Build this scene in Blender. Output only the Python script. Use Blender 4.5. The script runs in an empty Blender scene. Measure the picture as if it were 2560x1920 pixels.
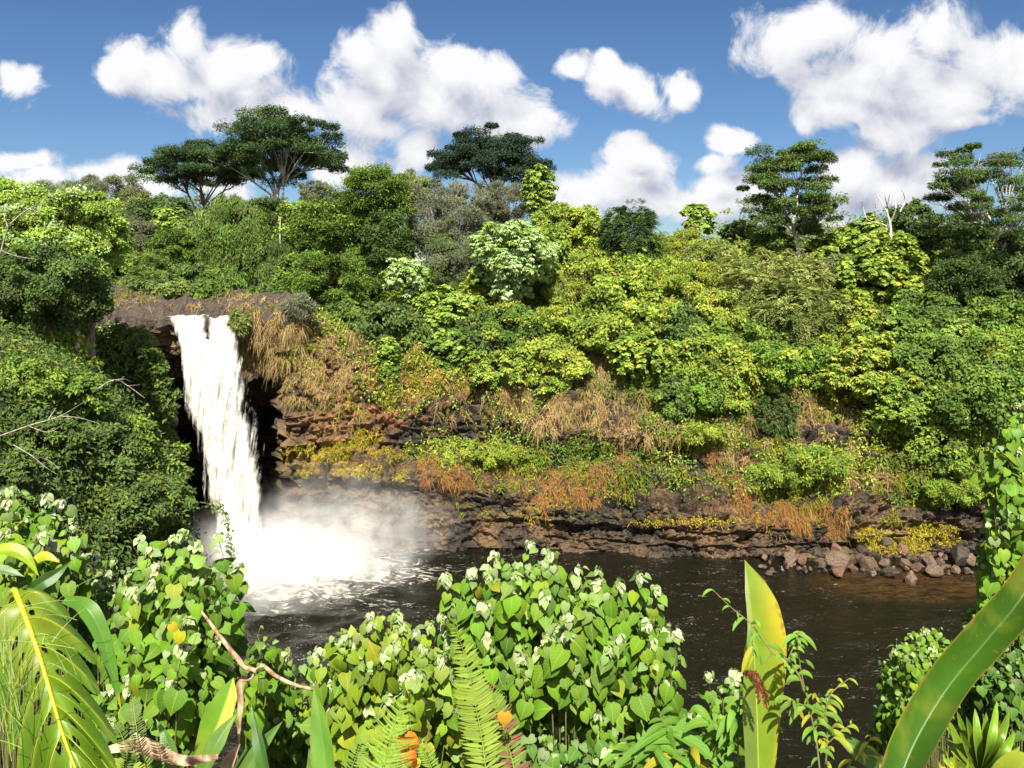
import bpy, bmesh, math
import numpy as np
from mathutils import Vector
from mathutils.bvhtree import BVHTree

scene = bpy.context.scene
COL = scene.collection

# ------------------------------------------------------------------ camera
F = 2009.0          # focal length in photo pixels (photo 2560 x 1920)
HOR = 650.0         # eye level row of the photo
EYE = 26.0          # height of the eye above the pool
cam_d = bpy.data.cameras.new('camera')
cam = bpy.data.objects.new('camera', cam_d)
COL.objects.link(cam)
cam.location = (0, 0, EYE)
cam.rotation_euler = (math.radians(90), 0, 0)
cam_d.sensor_width = 36.0
cam_d.lens = 36.0 * F / 2560.0
cam_d.shift_y = -(960.0 - HOR) / 2560.0
cam_d.clip_start = 0.05
cam_d.clip_end = 20000
scene.camera = cam

# ------------------------------------------------------------------ exposure
scene.view_settings.view_transform = 'Standard'
scene.view_settings.look = 'None'
scene.view_settings.exposure = 1.42
scene.view_settings.gamma = 1.0
scene.view_settings.use_curve_mapping = False
cy = scene.cycles
cy.max_bounces = 6
cy.diffuse_bounces = 3
cy.glossy_bounces = 2
cy.transmission_bounces = 4
cy.transparent_max_bounces = 12
cy.volume_bounces = 3
cy.volume_max_steps = 160
cy.use_denoising = True
cy.sample_clamp_indirect = 6.0

# ------------------------------------------------------------------ sun
SUN_EL = math.radians(48)
SUN_AZ = math.radians(-1.5)       # how far the sun stands to the left of straight behind the camera
to_sun = Vector((-math.sin(SUN_AZ) * math.cos(SUN_EL), -math.cos(SUN_AZ) * math.cos(SUN_EL), math.sin(SUN_EL)))
sun_d = bpy.data.lights.new('sun', 'SUN')
sun_d.energy = 5.0
sun_d.angle = math.radians(0.5)
sun_d.color = (1.0, 0.93, 0.80)
sun = bpy.data.objects.new('sun', sun_d)
COL.objects.link(sun)
sun.rotation_euler = to_sun.to_track_quat('Z', 'Y').to_euler()
sun.location = (0, 0, 200)


# ------------------------------------------------------------------ node helpers
class NT:
    def __init__(self, tree):
        self.t = tree
        self.n = tree.nodes
        self.l = tree.links

    def node(self, kind, **kw):
        nd = self.n.new(kind)
        for k, v in kw.items():
            setattr(nd, k, v)
        return nd

    def link(self, a, b):
        self.l.new(a, b)

    def put(self, sock, v):
        if isinstance(v, bpy.types.NodeSocket):
            self.l.new(v, sock)
        elif v is not None:
            if hasattr(sock, 'default_value'):
                try:
                    n = len(sock.default_value)
                    v = tuple(v)
                    if n == 4 and len(v) == 3:
                        v = v + (1.0,)
                except TypeError:
                    pass
                sock.default_value = v

    def math(self, op, a, b=None, c=None, clamp=False):
        nd = self.node('ShaderNodeMath', operation=op, use_clamp=clamp)
        self.put(nd.inputs[0], a)
        if b is not None: self.put(nd.inputs[1], b)
        if c is not None: self.put(nd.inputs[2], c)
        return nd.outputs[0]

    def vmath(self, op, a, b=None, out=0):
        nd = self.node('ShaderNodeVectorMath', operation=op)
        self.put(nd.inputs[0], a)
        if b is not None: self.put(nd.inputs[1], b)
        return nd.outputs['Value'] if op in ('LENGTH', 'DOT_PRODUCT', 'DISTANCE') else nd.outputs[0]

    def mix(self, f, a, b, blend='MIX'):
        nd = self.node('ShaderNodeMix', data_type='RGBA', blend_type=blend)
        self.put(nd.inputs[0], f); self.put(nd.inputs[6], a); self.put(nd.inputs[7], b)
        return nd.outputs[2]

    def noise(self, vec, scale, detail=4, rough=0.55, dist=0.0, dim='3D'):
        nd = self.node('ShaderNodeTexNoise', noise_dimensions=dim)
        if vec is not None: self.put(nd.inputs['Vector'], vec)
        nd.inputs['Scale'].default_value = scale
        nd.inputs['Detail'].default_value = detail
        nd.inputs['Roughness'].default_value = rough
        nd.inputs['Distortion'].default_value = dist
        return nd.outputs[0]

    def smooth(self, v, lo, hi, a=0.0, b=1.0):
        nd = self.node('ShaderNodeMapRange', interpolation_type='SMOOTHSTEP')
        self.put(nd.inputs[0], v); self.put(nd.inputs[1], lo); self.put(nd.inputs[2], hi)
        self.put(nd.inputs[3], a); self.put(nd.inputs[4], b)
        return nd.outputs[0]

    def scale3(self, vec, s):
        return self.vmath('MULTIPLY', vec, s)


# ------------------------------------------------------------------ sky with its clouds
world = bpy.data.worlds.new('World')
scene.world = world
world.use_nodes = True
W = NT(world.node_tree)
W.n.clear()
SKY = 0.05
EXPO = 2 ** scene.view_settings.exposure
sky = W.node('ShaderNodeTexSky', sky_type='NISHITA')
sky.sun_disc = False
sky.sun_elevation = SUN_EL
sky.sun_rotation = math.radians(180) + SUN_AZ * 1.0
sky.altitude = 50
sky.air_density = 1.0
sky.dust_density = 0.0
sky.ozone_density = 4.0

CLOUDS = [  # photo columns/rows and radii of the puffs, measured on the sky as directions
    (45, 205, 62, 52), (20, 190, 40, 40),
    (460, 105, 62, 78), (330, 150, 66, 62), (400, 190, 130, 74), (540, 185, 130, 86), (640, 230, 135, 80), (735, 275, 105, 68),
    (285, 185, 48, 45), (560, 280, 160, 46), (650, 150, 80, 46),
    (990, 95, 66, 78), (900, 145, 82, 78), (960, 200, 140, 100), (1120, 180, 88, 74), (1205, 215, 88, 74), (1080, 265, 170, 86),
    (890, 275, 110, 76), (1335, 310, 84, 66), (1250, 290, 96, 64), (945, 335, 56, 46), (1045, 385, 70, 62), (860, 430, 70, 60),
    (1420, 165, 48, 40), (1545, 205, 82, 54), (1610, 250, 82, 50), (1530, 155, 32, 34), (1705, 215, 56, 52),
    (1950, 130, 108, 90), (2080, 80, 130, 90), (2210, 110, 140, 80), (2340, 100, 110, 90), (2450, 150, 130, 80), (2560, 190, 130, 90), (2170, 190, 210, 64),
    (2380, 240, 190, 60), (2060, 295, 104, 50), (2130, 275, 90, 40), (2240, 345, 100, 60), (2310, 420, 110, 60), (2130, 440, 116, 64), (2230, 490, 160, 50), (2400, 300, 100, 26),
    (1585, 392, 104, 40), (1565, 360, 56, 34), (1480, 475, 120, 56), (1570, 455, 66, 48), (1690, 510, 120, 46), (1790, 480, 80, 56), (1822, 362, 58, 34), (1785, 410, 60, 30), (1440, 520, 90, 50),
    (100, 440, 84, 36), (285, 438, 90, 46), (40, 395, 96, 28), (350, 455, 60, 34), (420, 470, 60, 40), (1900, 480, 80, 60), (560, 440, 70, 50),
    
    (2230, 330, 110, 60), (2150, 225, 150, 50), (1550, 470, 110, 60), (1620, 530, 150, 40), (1980, 560, 160, 40),
    (-250, 300, 170, 90), (2850, 330, 200, 120), (-500, 430, 260, 60), (3200, 470, 300, 70),
]
grp = bpy.data.node_groups.new('cloud_density', 'ShaderNodeTree')
grp.interface.new_socket('P', in_out='INPUT', socket_type='NodeSocketVector')
grp.interface.new_socket('D', in_out='OUTPUT', socket_type='NodeSocketFloat')
G = NT(grp)
gi = G.node('NodeGroupInput'); go = G.node('NodeGroupOutput')
p0 = gi.outputs[0]
warp = G.node('ShaderNodeTexNoise'); warp.inputs['Scale'].default_value = 9.0; warp.inputs['Detail'].default_value = 3
G.link(p0, warp.inputs['Vector'])
wv = G.vmath('MULTIPLY', G.vmath('SUBTRACT', warp.outputs[1], (0.5, 0.5, 0.5)), (0.06, 0.045, 0.0))
pw = G.vmath('ADD', p0, wv)
acc = None
for (bx, by, rx, ry) in CLOUDS:
    d = G.vmath('MULTIPLY', G.vmath('SUBTRACT', pw, ((bx - 1280) / F, (HOR - by) / F, 0)), (F / rx * 0.86, F / ry * 0.86, 0))
    d = G.math('SUBTRACT', 1.0, G.vmath('LENGTH', d))
    acc = d if acc is None else G.math('SMOOTH_MAX', acc, d, 0.35)
n1 = G.noise(p0, 13.0, 8, 0.62, 0.5)
n2 = G.noise(G.scale3(p0, (1.0, 1.6, 1.0)), 5.0, 3, 0.5)
den = G.math('ADD', acc, G.math('MULTIPLY', G.math('SUBTRACT', n1, 0.5), 2.3))
den = G.math('ADD', den, G.math('MULTIPLY', G.math('SUBTRACT', n2, 0.5), 0.5))
G.link(den, go.inputs[0])

tc = W.node('ShaderNodeTexCoord')
sep = W.node('ShaderNodeSeparateXYZ'); W.link(tc.outputs['Generated'], sep.inputs[0])
ay = W.math('MAXIMUM', W.math('ABSOLUTE', sep.outputs[1]), 0.02)
comb = W.node('ShaderNodeCombineXYZ')
W.link(W.math('DIVIDE', sep.outputs[0], ay), comb.inputs[0])
W.link(W.math('DIVIDE', sep.outputs[2], ay), comb.inputs[1])
g1 = W.node('ShaderNodeGroup'); g1.node_tree = grp; W.link(comb.outputs[0], g1.inputs[0])
g2 = W.node('ShaderNodeGroup'); g2.node_tree = grp
W.link(W.vmath('ADD', comb.outputs[0], (-0.012, 0.042, 0.0)), g2.inputs[0])
d1, d2 = g1.outputs[0], g2.outputs[0]
alpha = W.smooth(d1, -0.06, 0.46)
lit = W.math('ADD', 0.74, W.math('MULTIPLY', W.math('SUBTRACT', d1, d2), 0.42), clamp=True)
lit = W.math('SUBTRACT', lit, W.math('MULTIPLY', W.smooth(d2, 0.3, 1.3), 0.30), clamp=True)
cs = 1.0 / (SKY * EXPO)
ccol = W.mix(lit, (0.36 * cs, 0.40 * cs, 0.54 * cs), (0.98 * cs, 0.98 * cs, 1.0 * cs))
up = W.smooth(sep.outputs[2], -0.02, 0.02)
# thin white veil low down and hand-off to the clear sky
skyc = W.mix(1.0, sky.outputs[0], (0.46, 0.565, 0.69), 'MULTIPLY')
back_fill = W.math('MULTIPLY', W.smooth(sep.outputs[1], -0.15, -0.5), up)  # bright clouds behind the camera, added as frontal fill to lift the shadows
fill_n = W.smooth(W.noise(W.scale3(tc.outputs['Generated'], (1, 1, 2.5)), 2.6, 5, .6), .34, .56)
back_fill = W.math('MULTIPLY', back_fill, fill_n)
alpha = W.math('MAXIMUM', alpha, back_fill)
ccol = W.mix(back_fill, ccol, (2.3 * cs, 2.2 * cs, 2.05 * cs))
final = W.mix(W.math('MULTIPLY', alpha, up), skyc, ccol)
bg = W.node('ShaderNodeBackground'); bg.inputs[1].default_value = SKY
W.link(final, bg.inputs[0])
wo = W.node('ShaderNodeOutputWorld'); W.link(bg.outputs[0], wo.inputs[0])


# ------------------------------------------------------------------ numeric helpers
def P(px, py, y):
    return np.array([(px - 1280.0) / F * y, y, EYE - (py - HOR) / F * y])


def unit(v):
    return v / np.maximum(np.linalg.norm(v, axis=-1, keepdims=True), 1e-9)


def _h(ix, iy, iz, seed):
    h = (ix * 374761393 + iy * 668265263 + iz * 2147483647 + seed * 974634533) & 0xFFFFFFFF
    h = ((h ^ (h >> 13)) * 1274126177) & 0xFFFFFFFF
    h = h ^ (h >> 16)
    return (h & 0xFFFF) / 65535.0


def vnoise(p, seed=0):
    p = np.asarray(p, float)
    i = np.floor(p).astype(np.int64)
    f = p - i
    f = f * f * (3 - 2 * f)
    r = 0
    for dx in (0, 1):
        for dy in (0, 1):
            for dz in (0, 1):
                w = (f[..., 0] if dx else 1 - f[..., 0]) * (f[..., 1] if dy else 1 - f[..., 1]) * (f[..., 2] if dz else 1 - f[..., 2])
                r = r + w * _h(i[..., 0] + dx, i[..., 1] + dy, i[..., 2] + dz, seed)
    return r


def fbm(p, oct=4, seed=0, gain=0.5):
    a, s, t = 1.0, 0.0, 0.0
    p = np.asarray(p, float)
    for o in range(oct):
        s = s + a * vnoise(p * (2.03 ** o), seed + 17 * o)
        t += a
        a *= gain
    return s / t


def worley(p, seed=0):
    """distances to the nearest and second nearest cell point, and that cell's random value"""
    p = np.asarray(p, float); i = np.floor(p).astype(np.int64); f = p - i
    d1 = np.full(p.shape[:-1], 9.0); d2 = d1.copy(); idv = np.zeros(p.shape[:-1])
    for dx in (-1, 0, 1):
        for dy in (-1, 0, 1):
            for dz in (-1, 0, 1):
                a, b, c = i[..., 0] + dx, i[..., 1] + dy, i[..., 2] + dz
                d = np.sqrt((dx + _h(a, b, c, seed) - f[..., 0]) ** 2 + (dy + _h(a, b, c, seed + 1) - f[..., 1]) ** 2 + (dz + _h(a, b, c, seed + 2) - f[..., 2]) ** 2)
                cl = d < d1
                d2 = np.where(cl, d1, np.minimum(d2, d)); idv = np.where(cl, _h(a, b, c, seed + 3), idv); d1 = np.where(cl, d, d1)
    return d1, d2, idv


# ------------------------------------------------------------------ mesh helpers
class MB:
    """collects vertices, faces, leaf colours and leaf coordinates, and links them as ONE mesh object"""

    def __init__(self):
        self.V, self.F, self.C, self.U, self.n = [], [], [], [], 0

    def add(self, V, faces, col=None, uv=None):
        V = np.asarray(V, float).reshape(-1, 3)
        k = len(V)
        for f in (faces if isinstance(faces, (list, tuple)) else [faces]):
            f = np.asarray(f, np.int64)
            if len(f): self.F.append(f + self.n)
        self.V.append(V)
        if col is None: col = np.tile((0.1, 0.1, 0.1), (k, 1))
        col = np.asarray(col, float)
        if col.ndim == 1: col = np.tile(col, (k, 1))
        self.C.append(col)
        self.U.append(np.zeros((k, 2)) if uv is None else np.asarray(uv, float))
        self.n += k
        return self

    def tube(self, pts, rad, k=6, col=None, cap=True):
        V, Fs, _ = tube(pts, rad, k)
        return self.add(V, Fs, col)

    def build(self, name, mat, parent=None, smooth=False, origin=None):
        me = bpy.data.meshes.new(name)
        V = np.concatenate(self.V) if self.V else np.zeros((0, 3))
        C = np.concatenate(self.C); U = np.concatenate(self.U)
        o = np.array(parent['_w'] if parent is not None else (origin if origin is not None else (0, 0, 0)), float)
        V = V - o
        loops = np.concatenate([f.reshape(-1) for f in self.F])
        tot = np.concatenate([np.full(len(f), f.shape[1]) for f in self.F])
        me.vertices.add(len(V)); me.vertices.foreach_set('co', V.astype(np.float32).ravel())
        me.loops.add(len(loops)); me.loops.foreach_set('vertex_index', loops.astype(np.int32))
        me.polygons.add(len(tot))
        st = np.concatenate([[0], np.cumsum(tot)[:-1]])
        me.polygons.foreach_set('loop_start', st.astype(np.int32))
        me.polygons.foreach_set('loop_total', tot.astype(np.int32))
        me.polygons.foreach_set('use_smooth', np.full(len(tot), bool(smooth)))
        me.update(calc_edges=True)
        a = me.attributes.new('Col', 'FLOAT_COLOR', 'POINT')
        a.data.foreach_set('color', np.concatenate([C, np.ones((len(C), 1))], 1).astype(np.float32).ravel())
        u = me.attributes.new('leafuv', 'FLOAT_VECTOR', 'POINT')
        u.data.foreach_set('vector', np.concatenate([U, np.zeros((len(U), 1))], 1).astype(np.float32).ravel())
        me.materials.append(mat)
        ob = bpy.data.objects.new(name, me)
        COL.objects.link(ob)
        if parent is not None: ob.parent = parent
        elif origin is not None: ob.location = origin
        return ob


def tube(pts, rad, k=6):
    pts = np.asarray(pts, float); n = len(pts)
    rad = np.broadcast_to(np.asarray(rad, float), (n,)) if np.ndim(rad) else np.full(n, rad)
    t = unit(np.gradient(pts, axis=0))
    ref = np.where(np.abs(t[:, 2:3]) > 0.9, np.array([[1.0, 0, 0]]), np.array([[0, 0, 1.0]]))
    a = unit(np.cross(t, ref)); b = np.cross(t, a)
    th = np.arange(k) / k * 2 * math.pi
    V = pts[:, None, :] + rad[:, None, None] * (np.cos(th)[None, :, None] * a[:, None, :] + np.sin(th)[None, :, None] * b[:, None, :])
    V = V.reshape(-1, 3)
    i = np.arange(n - 1)[:, None] * k; j = np.arange(k)[None, :]; j2 = (j + 1) % k
    q = np.stack([i + j, i + j2, i + k + j2, i + k + j], -1).reshape(-1, 4)
    V = np.concatenate([V, pts[[0, -1]]])
    e0 = np.stack([np.full(k, n * k), (np.arange(k) + 1) % k, np.arange(k)], -1)
    e1 = np.stack([np.full(k, n * k + 1), (n - 1) * k + np.arange(k), (n - 1) * k + (np.arange(k) + 1) % k], -1)
    return V, [q, np.concatenate([e0, e1])], None


def bez(p0, p1, p2, n):
    t = np.linspace(0, 1, n)[:, None]
    return (1 - t) ** 2 * np.asarray(p0) + 2 * t * (1 - t) * np.asarray(p1) + t * t * np.asarray(p2)


def spline(ctrl, n):
    """Catmull-Rom through the control points (any dimension)"""
    c = np.asarray(ctrl, float)
    if len(c) == 2: return c[0] + (c[1] - c[0]) * np.linspace(0, 1, n)[:, None]
    c = np.concatenate([[2 * c[0] - c[1]], c, [2 * c[-1] - c[-2]]])
    u = np.linspace(0, len(c) - 3 - 1e-6, n); i = u.astype(int); t = (u - i)[:, None]
    a, b, d, e = c[i], c[i + 1], c[i + 2], c[i + 3]
    return 0.5 * (2 * b + (d - a) * t + (2 * a - 5 * b + 4 * d - e) * t ** 2 + (3 * b - a - 3 * d + e) * t ** 3)


# leaf templates: rows of (along, across, up); faces
def T_diamond():
    return np.array([(0, 0, 0), (.45, .27, .07), (1, 0, -.08), (.45, -.27, .07)]), [np.array([[0, 3, 2, 1]])], None


def T_oval(w=.3, droop=.15):
    r = [(0, 0), (.22, w * .8), (.55, w), (.82, w * .55), (1, 0)]
    V = [(0, 0, 0)]
    for a, b in r[1:4]:
        V += [(a, b, .1 * b - droop * a * a), (a, 0, -.03 - droop * a * a), (a, -b, .1 * b - droop * a * a)]
    V.append((1, 0, -droop))
    q = []
    for i in range(2):
        o = 1 + 3 * i
        q += [(o, o + 1, o + 4, o + 3), (o + 1, o + 2, o + 5, o + 4)]
    t = [(0, 2, 1), (0, 3, 2), (7, 8, 10), (8, 9, 10)]
    V = np.array(V)
    return V, [np.array(q), np.array(t)], V[:, :2].copy()


def T_heart():
    rows = [(-.01, .27, -.15), (.14, .50, .05), (.36, .54, .32), (.62, .40, .60), (.82, .17, .82)]
    V = []
    for a, b, sa in rows:
        f = .22 * b - .05
        V += [(sa, b, f - .30 * sa * sa), (a, 0, -.30 * a * a), (sa, -b, f - .30 * sa * sa)]
    V.append((1.02, 0, -.34))
    q = []
    for i in range(4):
        o = 3 * i
        q += [(o, o + 1, o + 4, o + 3), (o + 1, o + 2, o + 5, o + 4)]
    t = [(12, 13, 15), (13, 14, 15)]
    V = np.array(V)
    return V, [np.array(q), np.array(t)], V[:, :2].copy()


def T_lance(w=.11, droop=.45):
    V, q = [], []
    for i, a in enumerate((0, .25, .5, .75)):
        b = w * (.25, .95, 1.0, .62)[i]
        V += [(a, b, .25 * b - droop * a * a), (a, 0, -droop * a * a), (a, -b, .25 * b - droop * a * a)]
    V.append((1, 0, -droop))
    for i in range(3):
        o = 3 * i
        q += [(o, o + 1, o + 4, o + 3), (o + 1, o + 2, o + 5, o + 4)]
    V = np.array(V)
    return V, [np.array(q), np.array([(9, 10, 12), (10, 11, 12)])], V[:, :2].copy()


def leaves(mb, tpl, pos, t, n, size, col, wscale=None):
    V, Fs, uv = tpl
    N = len(pos)
    if N == 0: return
    t = unit(np.asarray(t, float)); b = unit(np.cross(n, t)); n = np.cross(t, b)
    size = np.broadcast_to(np.asarray(size, float), (N,))[:, None, None]
    A = V[None, :, :]
    bw = A[:, :, 1:2] * (1.0 if wscale is None else np.asarray(wscale)[:, None, None])
    W_ = pos[:, None, :] + size * (A[:, :, 0:1] * t[:, None, :] + bw * b[:, None, :] + A[:, :, 2:3] * n[:, None, :])
    k = len(V)
    off = (np.arange(N) * k)[:, None, None]
    faces = [(f[None] + off).reshape(-1, f.shape[1]) for f in Fs]
    C = np.repeat(np.asarray(col, float), k, axis=0)
    U = np.zeros((N * k, 2)) if uv is None else np.tile(uv, (N, 1))
    mb.add(W_.reshape(-1, 3), faces, C, U)


def rdir(rng, n):
    v = rng.normal(size=(n, 3))
    return unit(v)


# ------------------------------------------------------------------ things and tags
def thing(name, label, cat, loc, group=None):
    o = bpy.data.objects.new(name, None)
    COL.objects.link(o)
    o.location = loc
    o.empty_display_size = 0.2
    o['label'] = label; o['category'] = cat
    if group: o['group'] = group
    o['_w'] = [float(v) for v in loc]
    return o


def tag(o, label=None, cat=None, group=None, kind=None):
    if label: o['label'] = label
    if cat: o['category'] = cat
    if group: o['group'] = group
    if kind: o['kind'] = kind
    return o


# ------------------------------------------------------------------ materials
def new_mat(name):
    m = bpy.data.materials.new(name)
    m.use_nodes = True
    t = NT(m.node_tree)
    t.n.clear()
    out = t.node('ShaderNodeOutputMaterial')
    return m, t, out


def leaf_material(name, rough=0.5, transl=0.28, spec=0.4, veins=0.0, mottling=0.25, nscale=3.0, sat=1.0):
    m, t, out = new_mat(name)
    at = t.node('ShaderNodeAttribute', attribute_name='Col')
    geo = t.node('ShaderNodeNewGeometry')
    nz = t.noise(geo.outputs['Position'], nscale, 3)
    f = t.math('ADD', 1.0 - mottling, t.math('MULTIPLY', nz, 2 * mottling))
    mul = t.node('ShaderNodeCombineXYZ')
    for i in range(3): t.link(f, mul.inputs[i])
    c = t.mix(1.0, at.outputs[0], mul.outputs[0], 'MULTIPLY')
    if veins > 0:
        bl = t.smooth(t.noise(geo.outputs['Position'], 26.0, 3), .60, .70)
        c = t.mix(t.math('MULTIPLY', bl, .35), c, (.17, .15, .02))
        uv = t.node('ShaderNodeAttribute', attribute_name='leafuv')
        s = t.node('ShaderNodeSeparateXYZ'); t.link(uv.outputs['Vector'], s.inputs[0])
        ab = t.math('ABSOLUTE', s.outputs[1])
        mid = t.smooth(ab, 0.012, 0.035, 1.0, 0.0)
        side = t.math('FRACT', t.math('MULTIPLY', t.math('SUBTRACT', s.outputs[0], t.math('MULTIPLY', ab, 0.75)), 6.0))
        side = t.smooth(t.math('ABSOLUTE', t.math('SUBTRACT', side, 0.5)), 0.03, 0.10, 0.55, 0.0)
        v = t.math('MULTIPLY', t.math('MAXIMUM', mid, side), veins)
        c = t.mix(v, c, t.mix(0.5, c, (0.42, 0.5, 0.16)))
    pb = t.node('ShaderNodeBsdfPrincipled')
    t.link(c, pb.inputs['Base Color'])
    pb.inputs['Roughness'].default_value = rough
    pb.inputs['Specular IOR Level'].default_value = spec
    tr = t.node('ShaderNodeBsdfTranslucent')
    c2 = t.mix(1.0, c, (1.15, 1.1, 0.55), 'MULTIPLY')
    t.link(c2, tr.inputs['Color'])
    mx = t.node('ShaderNodeMixShader'); mx.inputs[0].default_value = transl
    t.link(pb.outputs[0], mx.inputs[1]); t.link(tr.outputs[0], mx.inputs[2])
    t.link(mx.outputs[0], out.inputs[0])
    return m


M_LEAF = leaf_material('tree_foliage', 0.6, 0.33, 0.2, nscale=1.2)
M_HEART = leaf_material('shrub_leaf', 0.6, 0.27, 0.18, veins=0.4, nscale=9.0, mottling=0.18)
M_GRASS = leaf_material('grass_blade', 0.7, 0.2, 0.15, nscale=0.8)


def bark_material(name, c1, c2, scale=6.0):
    m, t, out = new_mat(name)
    geo = t.node('ShaderNodeNewGeometry')
    v = t.scale3(geo.outputs['Position'], (1.0, 1.0, 0.35))
    nz = t.noise(v, scale, 5, 0.6)
    c = t.mix(t.smooth(nz, 0.35, 0.65), c1, c2)
    pb = t.node('ShaderNodeBsdfPrincipled'); t.link(c, pb.inputs['Base Color'])
    pb.inputs['Roughness'].default_value = 0.85; pb.inputs['Specular IOR Level'].default_value = 0.2
    bp = t.node('ShaderNodeBump'); bp.inputs['Strength'].default_value = 0.5; bp.inputs['Distance'].default_value = 0.03
    t.link(nz, bp.inputs['Height']); t.link(bp.outputs[0], pb.inputs['Normal'])
    t.link(pb.outputs[0], out.inputs[0])
    return m


M_BARK = bark_material('bark', (0.10, 0.075, 0.055), (0.22, 0.18, 0.14))
M_PALEBARK = bark_material('pale_bark', (0.30, 0.27, 0.23), (0.50, 0.46, 0.40))
M_STEM = bark_material('green_stem', (0.09, 0.10, 0.03), (0.16, 0.15, 0.06), 20.0)
M_DRY = bark_material('dried_plant', (0.16, 0.09, 0.05), (0.40, 0.30, 0.20), 25.0)

# ------------------------------------------------------------------ terrain: the gorge wall
def zof(py, y): return EYE - (py - HOR) / F * y


cols = []


def column(px, W_, A_, B_, C_, D_, E_, F_, G_):
    cols.append((px, [W_, A_, B_, C_, D_, E_, F_, G_]))


def pz(*a):   # (row, depth) -> (depth, height)
    return [(y, zof(r, y)) for r, y in a]


alc = [(97, -1.2), (99, 5), (98, 9), (91, 12.2), (80.5, 15.0), (77.6, 20.3), (82, 20.7), (95, 21.5)]
for px in (-1500, -300, 150, 330):
    column(px, *[(88, -1.2), (89, 5), (88, 10), (84, 13.5), (80, 16.5), (78.0, 20.4), (83, 21.2), (96, 22.2)])
for px in (410, 560, 640, 700):
    column(px, *alc)
column(722, *[(80, -1.2), (80, 5), (80, 10), (79.5, 13.0), (77.6, 16.5), (77.2, 20.2), (82, 20.7), (95, 21.6)])
column(738, (72.5, 0), *pz((1190, 74.5), (1140, 76), (1010, 77), (900, 77.3), (812, 78.3), (790, 83), (745, 95)))
column(800, (72.4, 0), *pz((1185, 74.7), (1140, 76.2), (1000, 77.6), (895, 78.2), (825, 79.8), (795, 84), (745, 95)))
column(900, (72.4, 0), *pz((1180, 75), (1140, 76.5), (990, 78.5), (890, 80), (830, 83), (790, 88), (740, 98)))
column(1000, (72.3, 0), *pz((1190, 75), (1150, 77), (1010, 79), (900, 81.5), (830, 85), (760, 91), (700, 102)))
column(1150, (72.0, 0), *pz((1200, 75), (1155, 77.5), (1050, 79), (930, 82), (840, 87), (730, 94), (670, 106)))
column(1300, (72.0, 0), *pz((1240, 74), (1150, 77.5), (1060, 79), (940, 82.5), (820, 88), (690, 96), (620, 108)))
column(1450, (71.5, 0), *pz((1250, 73.5), (1150, 77), (1070, 78.5), (940, 82.5), (800, 88.5), (670, 97), (600, 109)))
column(1600, (71.0, 0), *pz((1260, 73), (1160, 76.5), (1080, 78), (940, 82), (790, 88), (670, 96.5), (600, 109)))
column(1800, (70.2, 0), *pz((1290, 71.8), (1190, 75), (1090, 77), (940, 81), (790, 87), (670, 95), (605, 108)))
column(2000, (70.2, 0), *pz((1310, 71.5), (1220, 73.5), (1110, 76), (950, 80), (800, 85), (680, 93), (612, 106)))
column(2200, (70.6, 0), *pz((1330, 71.6), (1240, 73.2), (1130, 75), (970, 78), (820, 83), (700, 90), (625, 104)))
column(2400, (70.8, 0), *pz((1330, 71.6), (1230, 72.8), (1130, 74), (980, 76), (840, 81), (720, 88), (635, 102)))
column(2650, (69.5, 0), *pz((1330, 70.5), (1230, 71.6), (1130, 73), (980, 75), (840, 79), (720, 86), (640, 100)))
column(3400, (66, 0), *pz((1330, 67), (1230, 68), (1130, 69), (980, 71), (840, 75), (720, 82), (640, 96)))
column(5200, (60, 0), *pz((1330, 61), (1230, 62), (1130, 63), (980, 65), (840, 69), (720, 76), (640, 90)))

NC, SUB = 680, 26
cpx = np.array([c[0] for c in cols], float)
prof = np.array([c[1] for c in cols])                     # ncol, 8, 2
Aw = prof[:, 0:1].copy(); Aw[:, 0, 1] = -4.0
prof[:, 0, 1] = np.minimum(prof[:, 0, 1], -0.0)
far1 = prof[:, -1:].copy(); far1[:, 0, 0] = 190; far1[:, 0, 1] += 1.2
far2 = prof[:, -1:].copy(); far2[:, 0, 0] = 5000; far2[:, 0, 1] = 24.5
prof = np.concatenate([Aw, prof, far1, far2], 1)          # 11 rows
sx = np.concatenate([np.linspace(-1500, 200, 30)[:-1], np.linspace(200, 2620, NC), np.linspace(2620, 5200, 40)[1:]])
rows = []
segs = [4, 46, 20, 30, 26, 30, 44, 44, 10, 6]
for r, k in enumerate(segs):
    for j in range(k): rows.append(r + j / k)
rows.append(len(segs))
rows = np.array(rows)
ci = np.clip(np.searchsorted(cpx, sx) - 1, 0, len(cpx) - 2)
ct = ((sx - cpx[ci]) / (cpx[ci + 1] - cpx[ci]))[:, None, None]
pc = prof[ci] * (1 - ct) + prof[ci + 1] * ct              # nc, 11, 2
ri = np.minimum(rows.astype(int), 9); rt = (rows - ri)[None, :, None]
S = pc[:, ri] * (1 - rt) + pc[:, ri + 1] * rt             # nc, nr, 2
# soften corners along the profile
for _ in range(3):
    S[:, 1:-1] = 0.25 * S[:, :-2] + 0.5 * S[:, 1:-1] + 0.25 * S[:, 2:]
GX = (sx[:, None] - 1280) / F * np.minimum(S[..., 0], 400 + 0 * S[..., 0])
CV = np.stack([GX, S[..., 0], S[..., 1]], -1)
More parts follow.
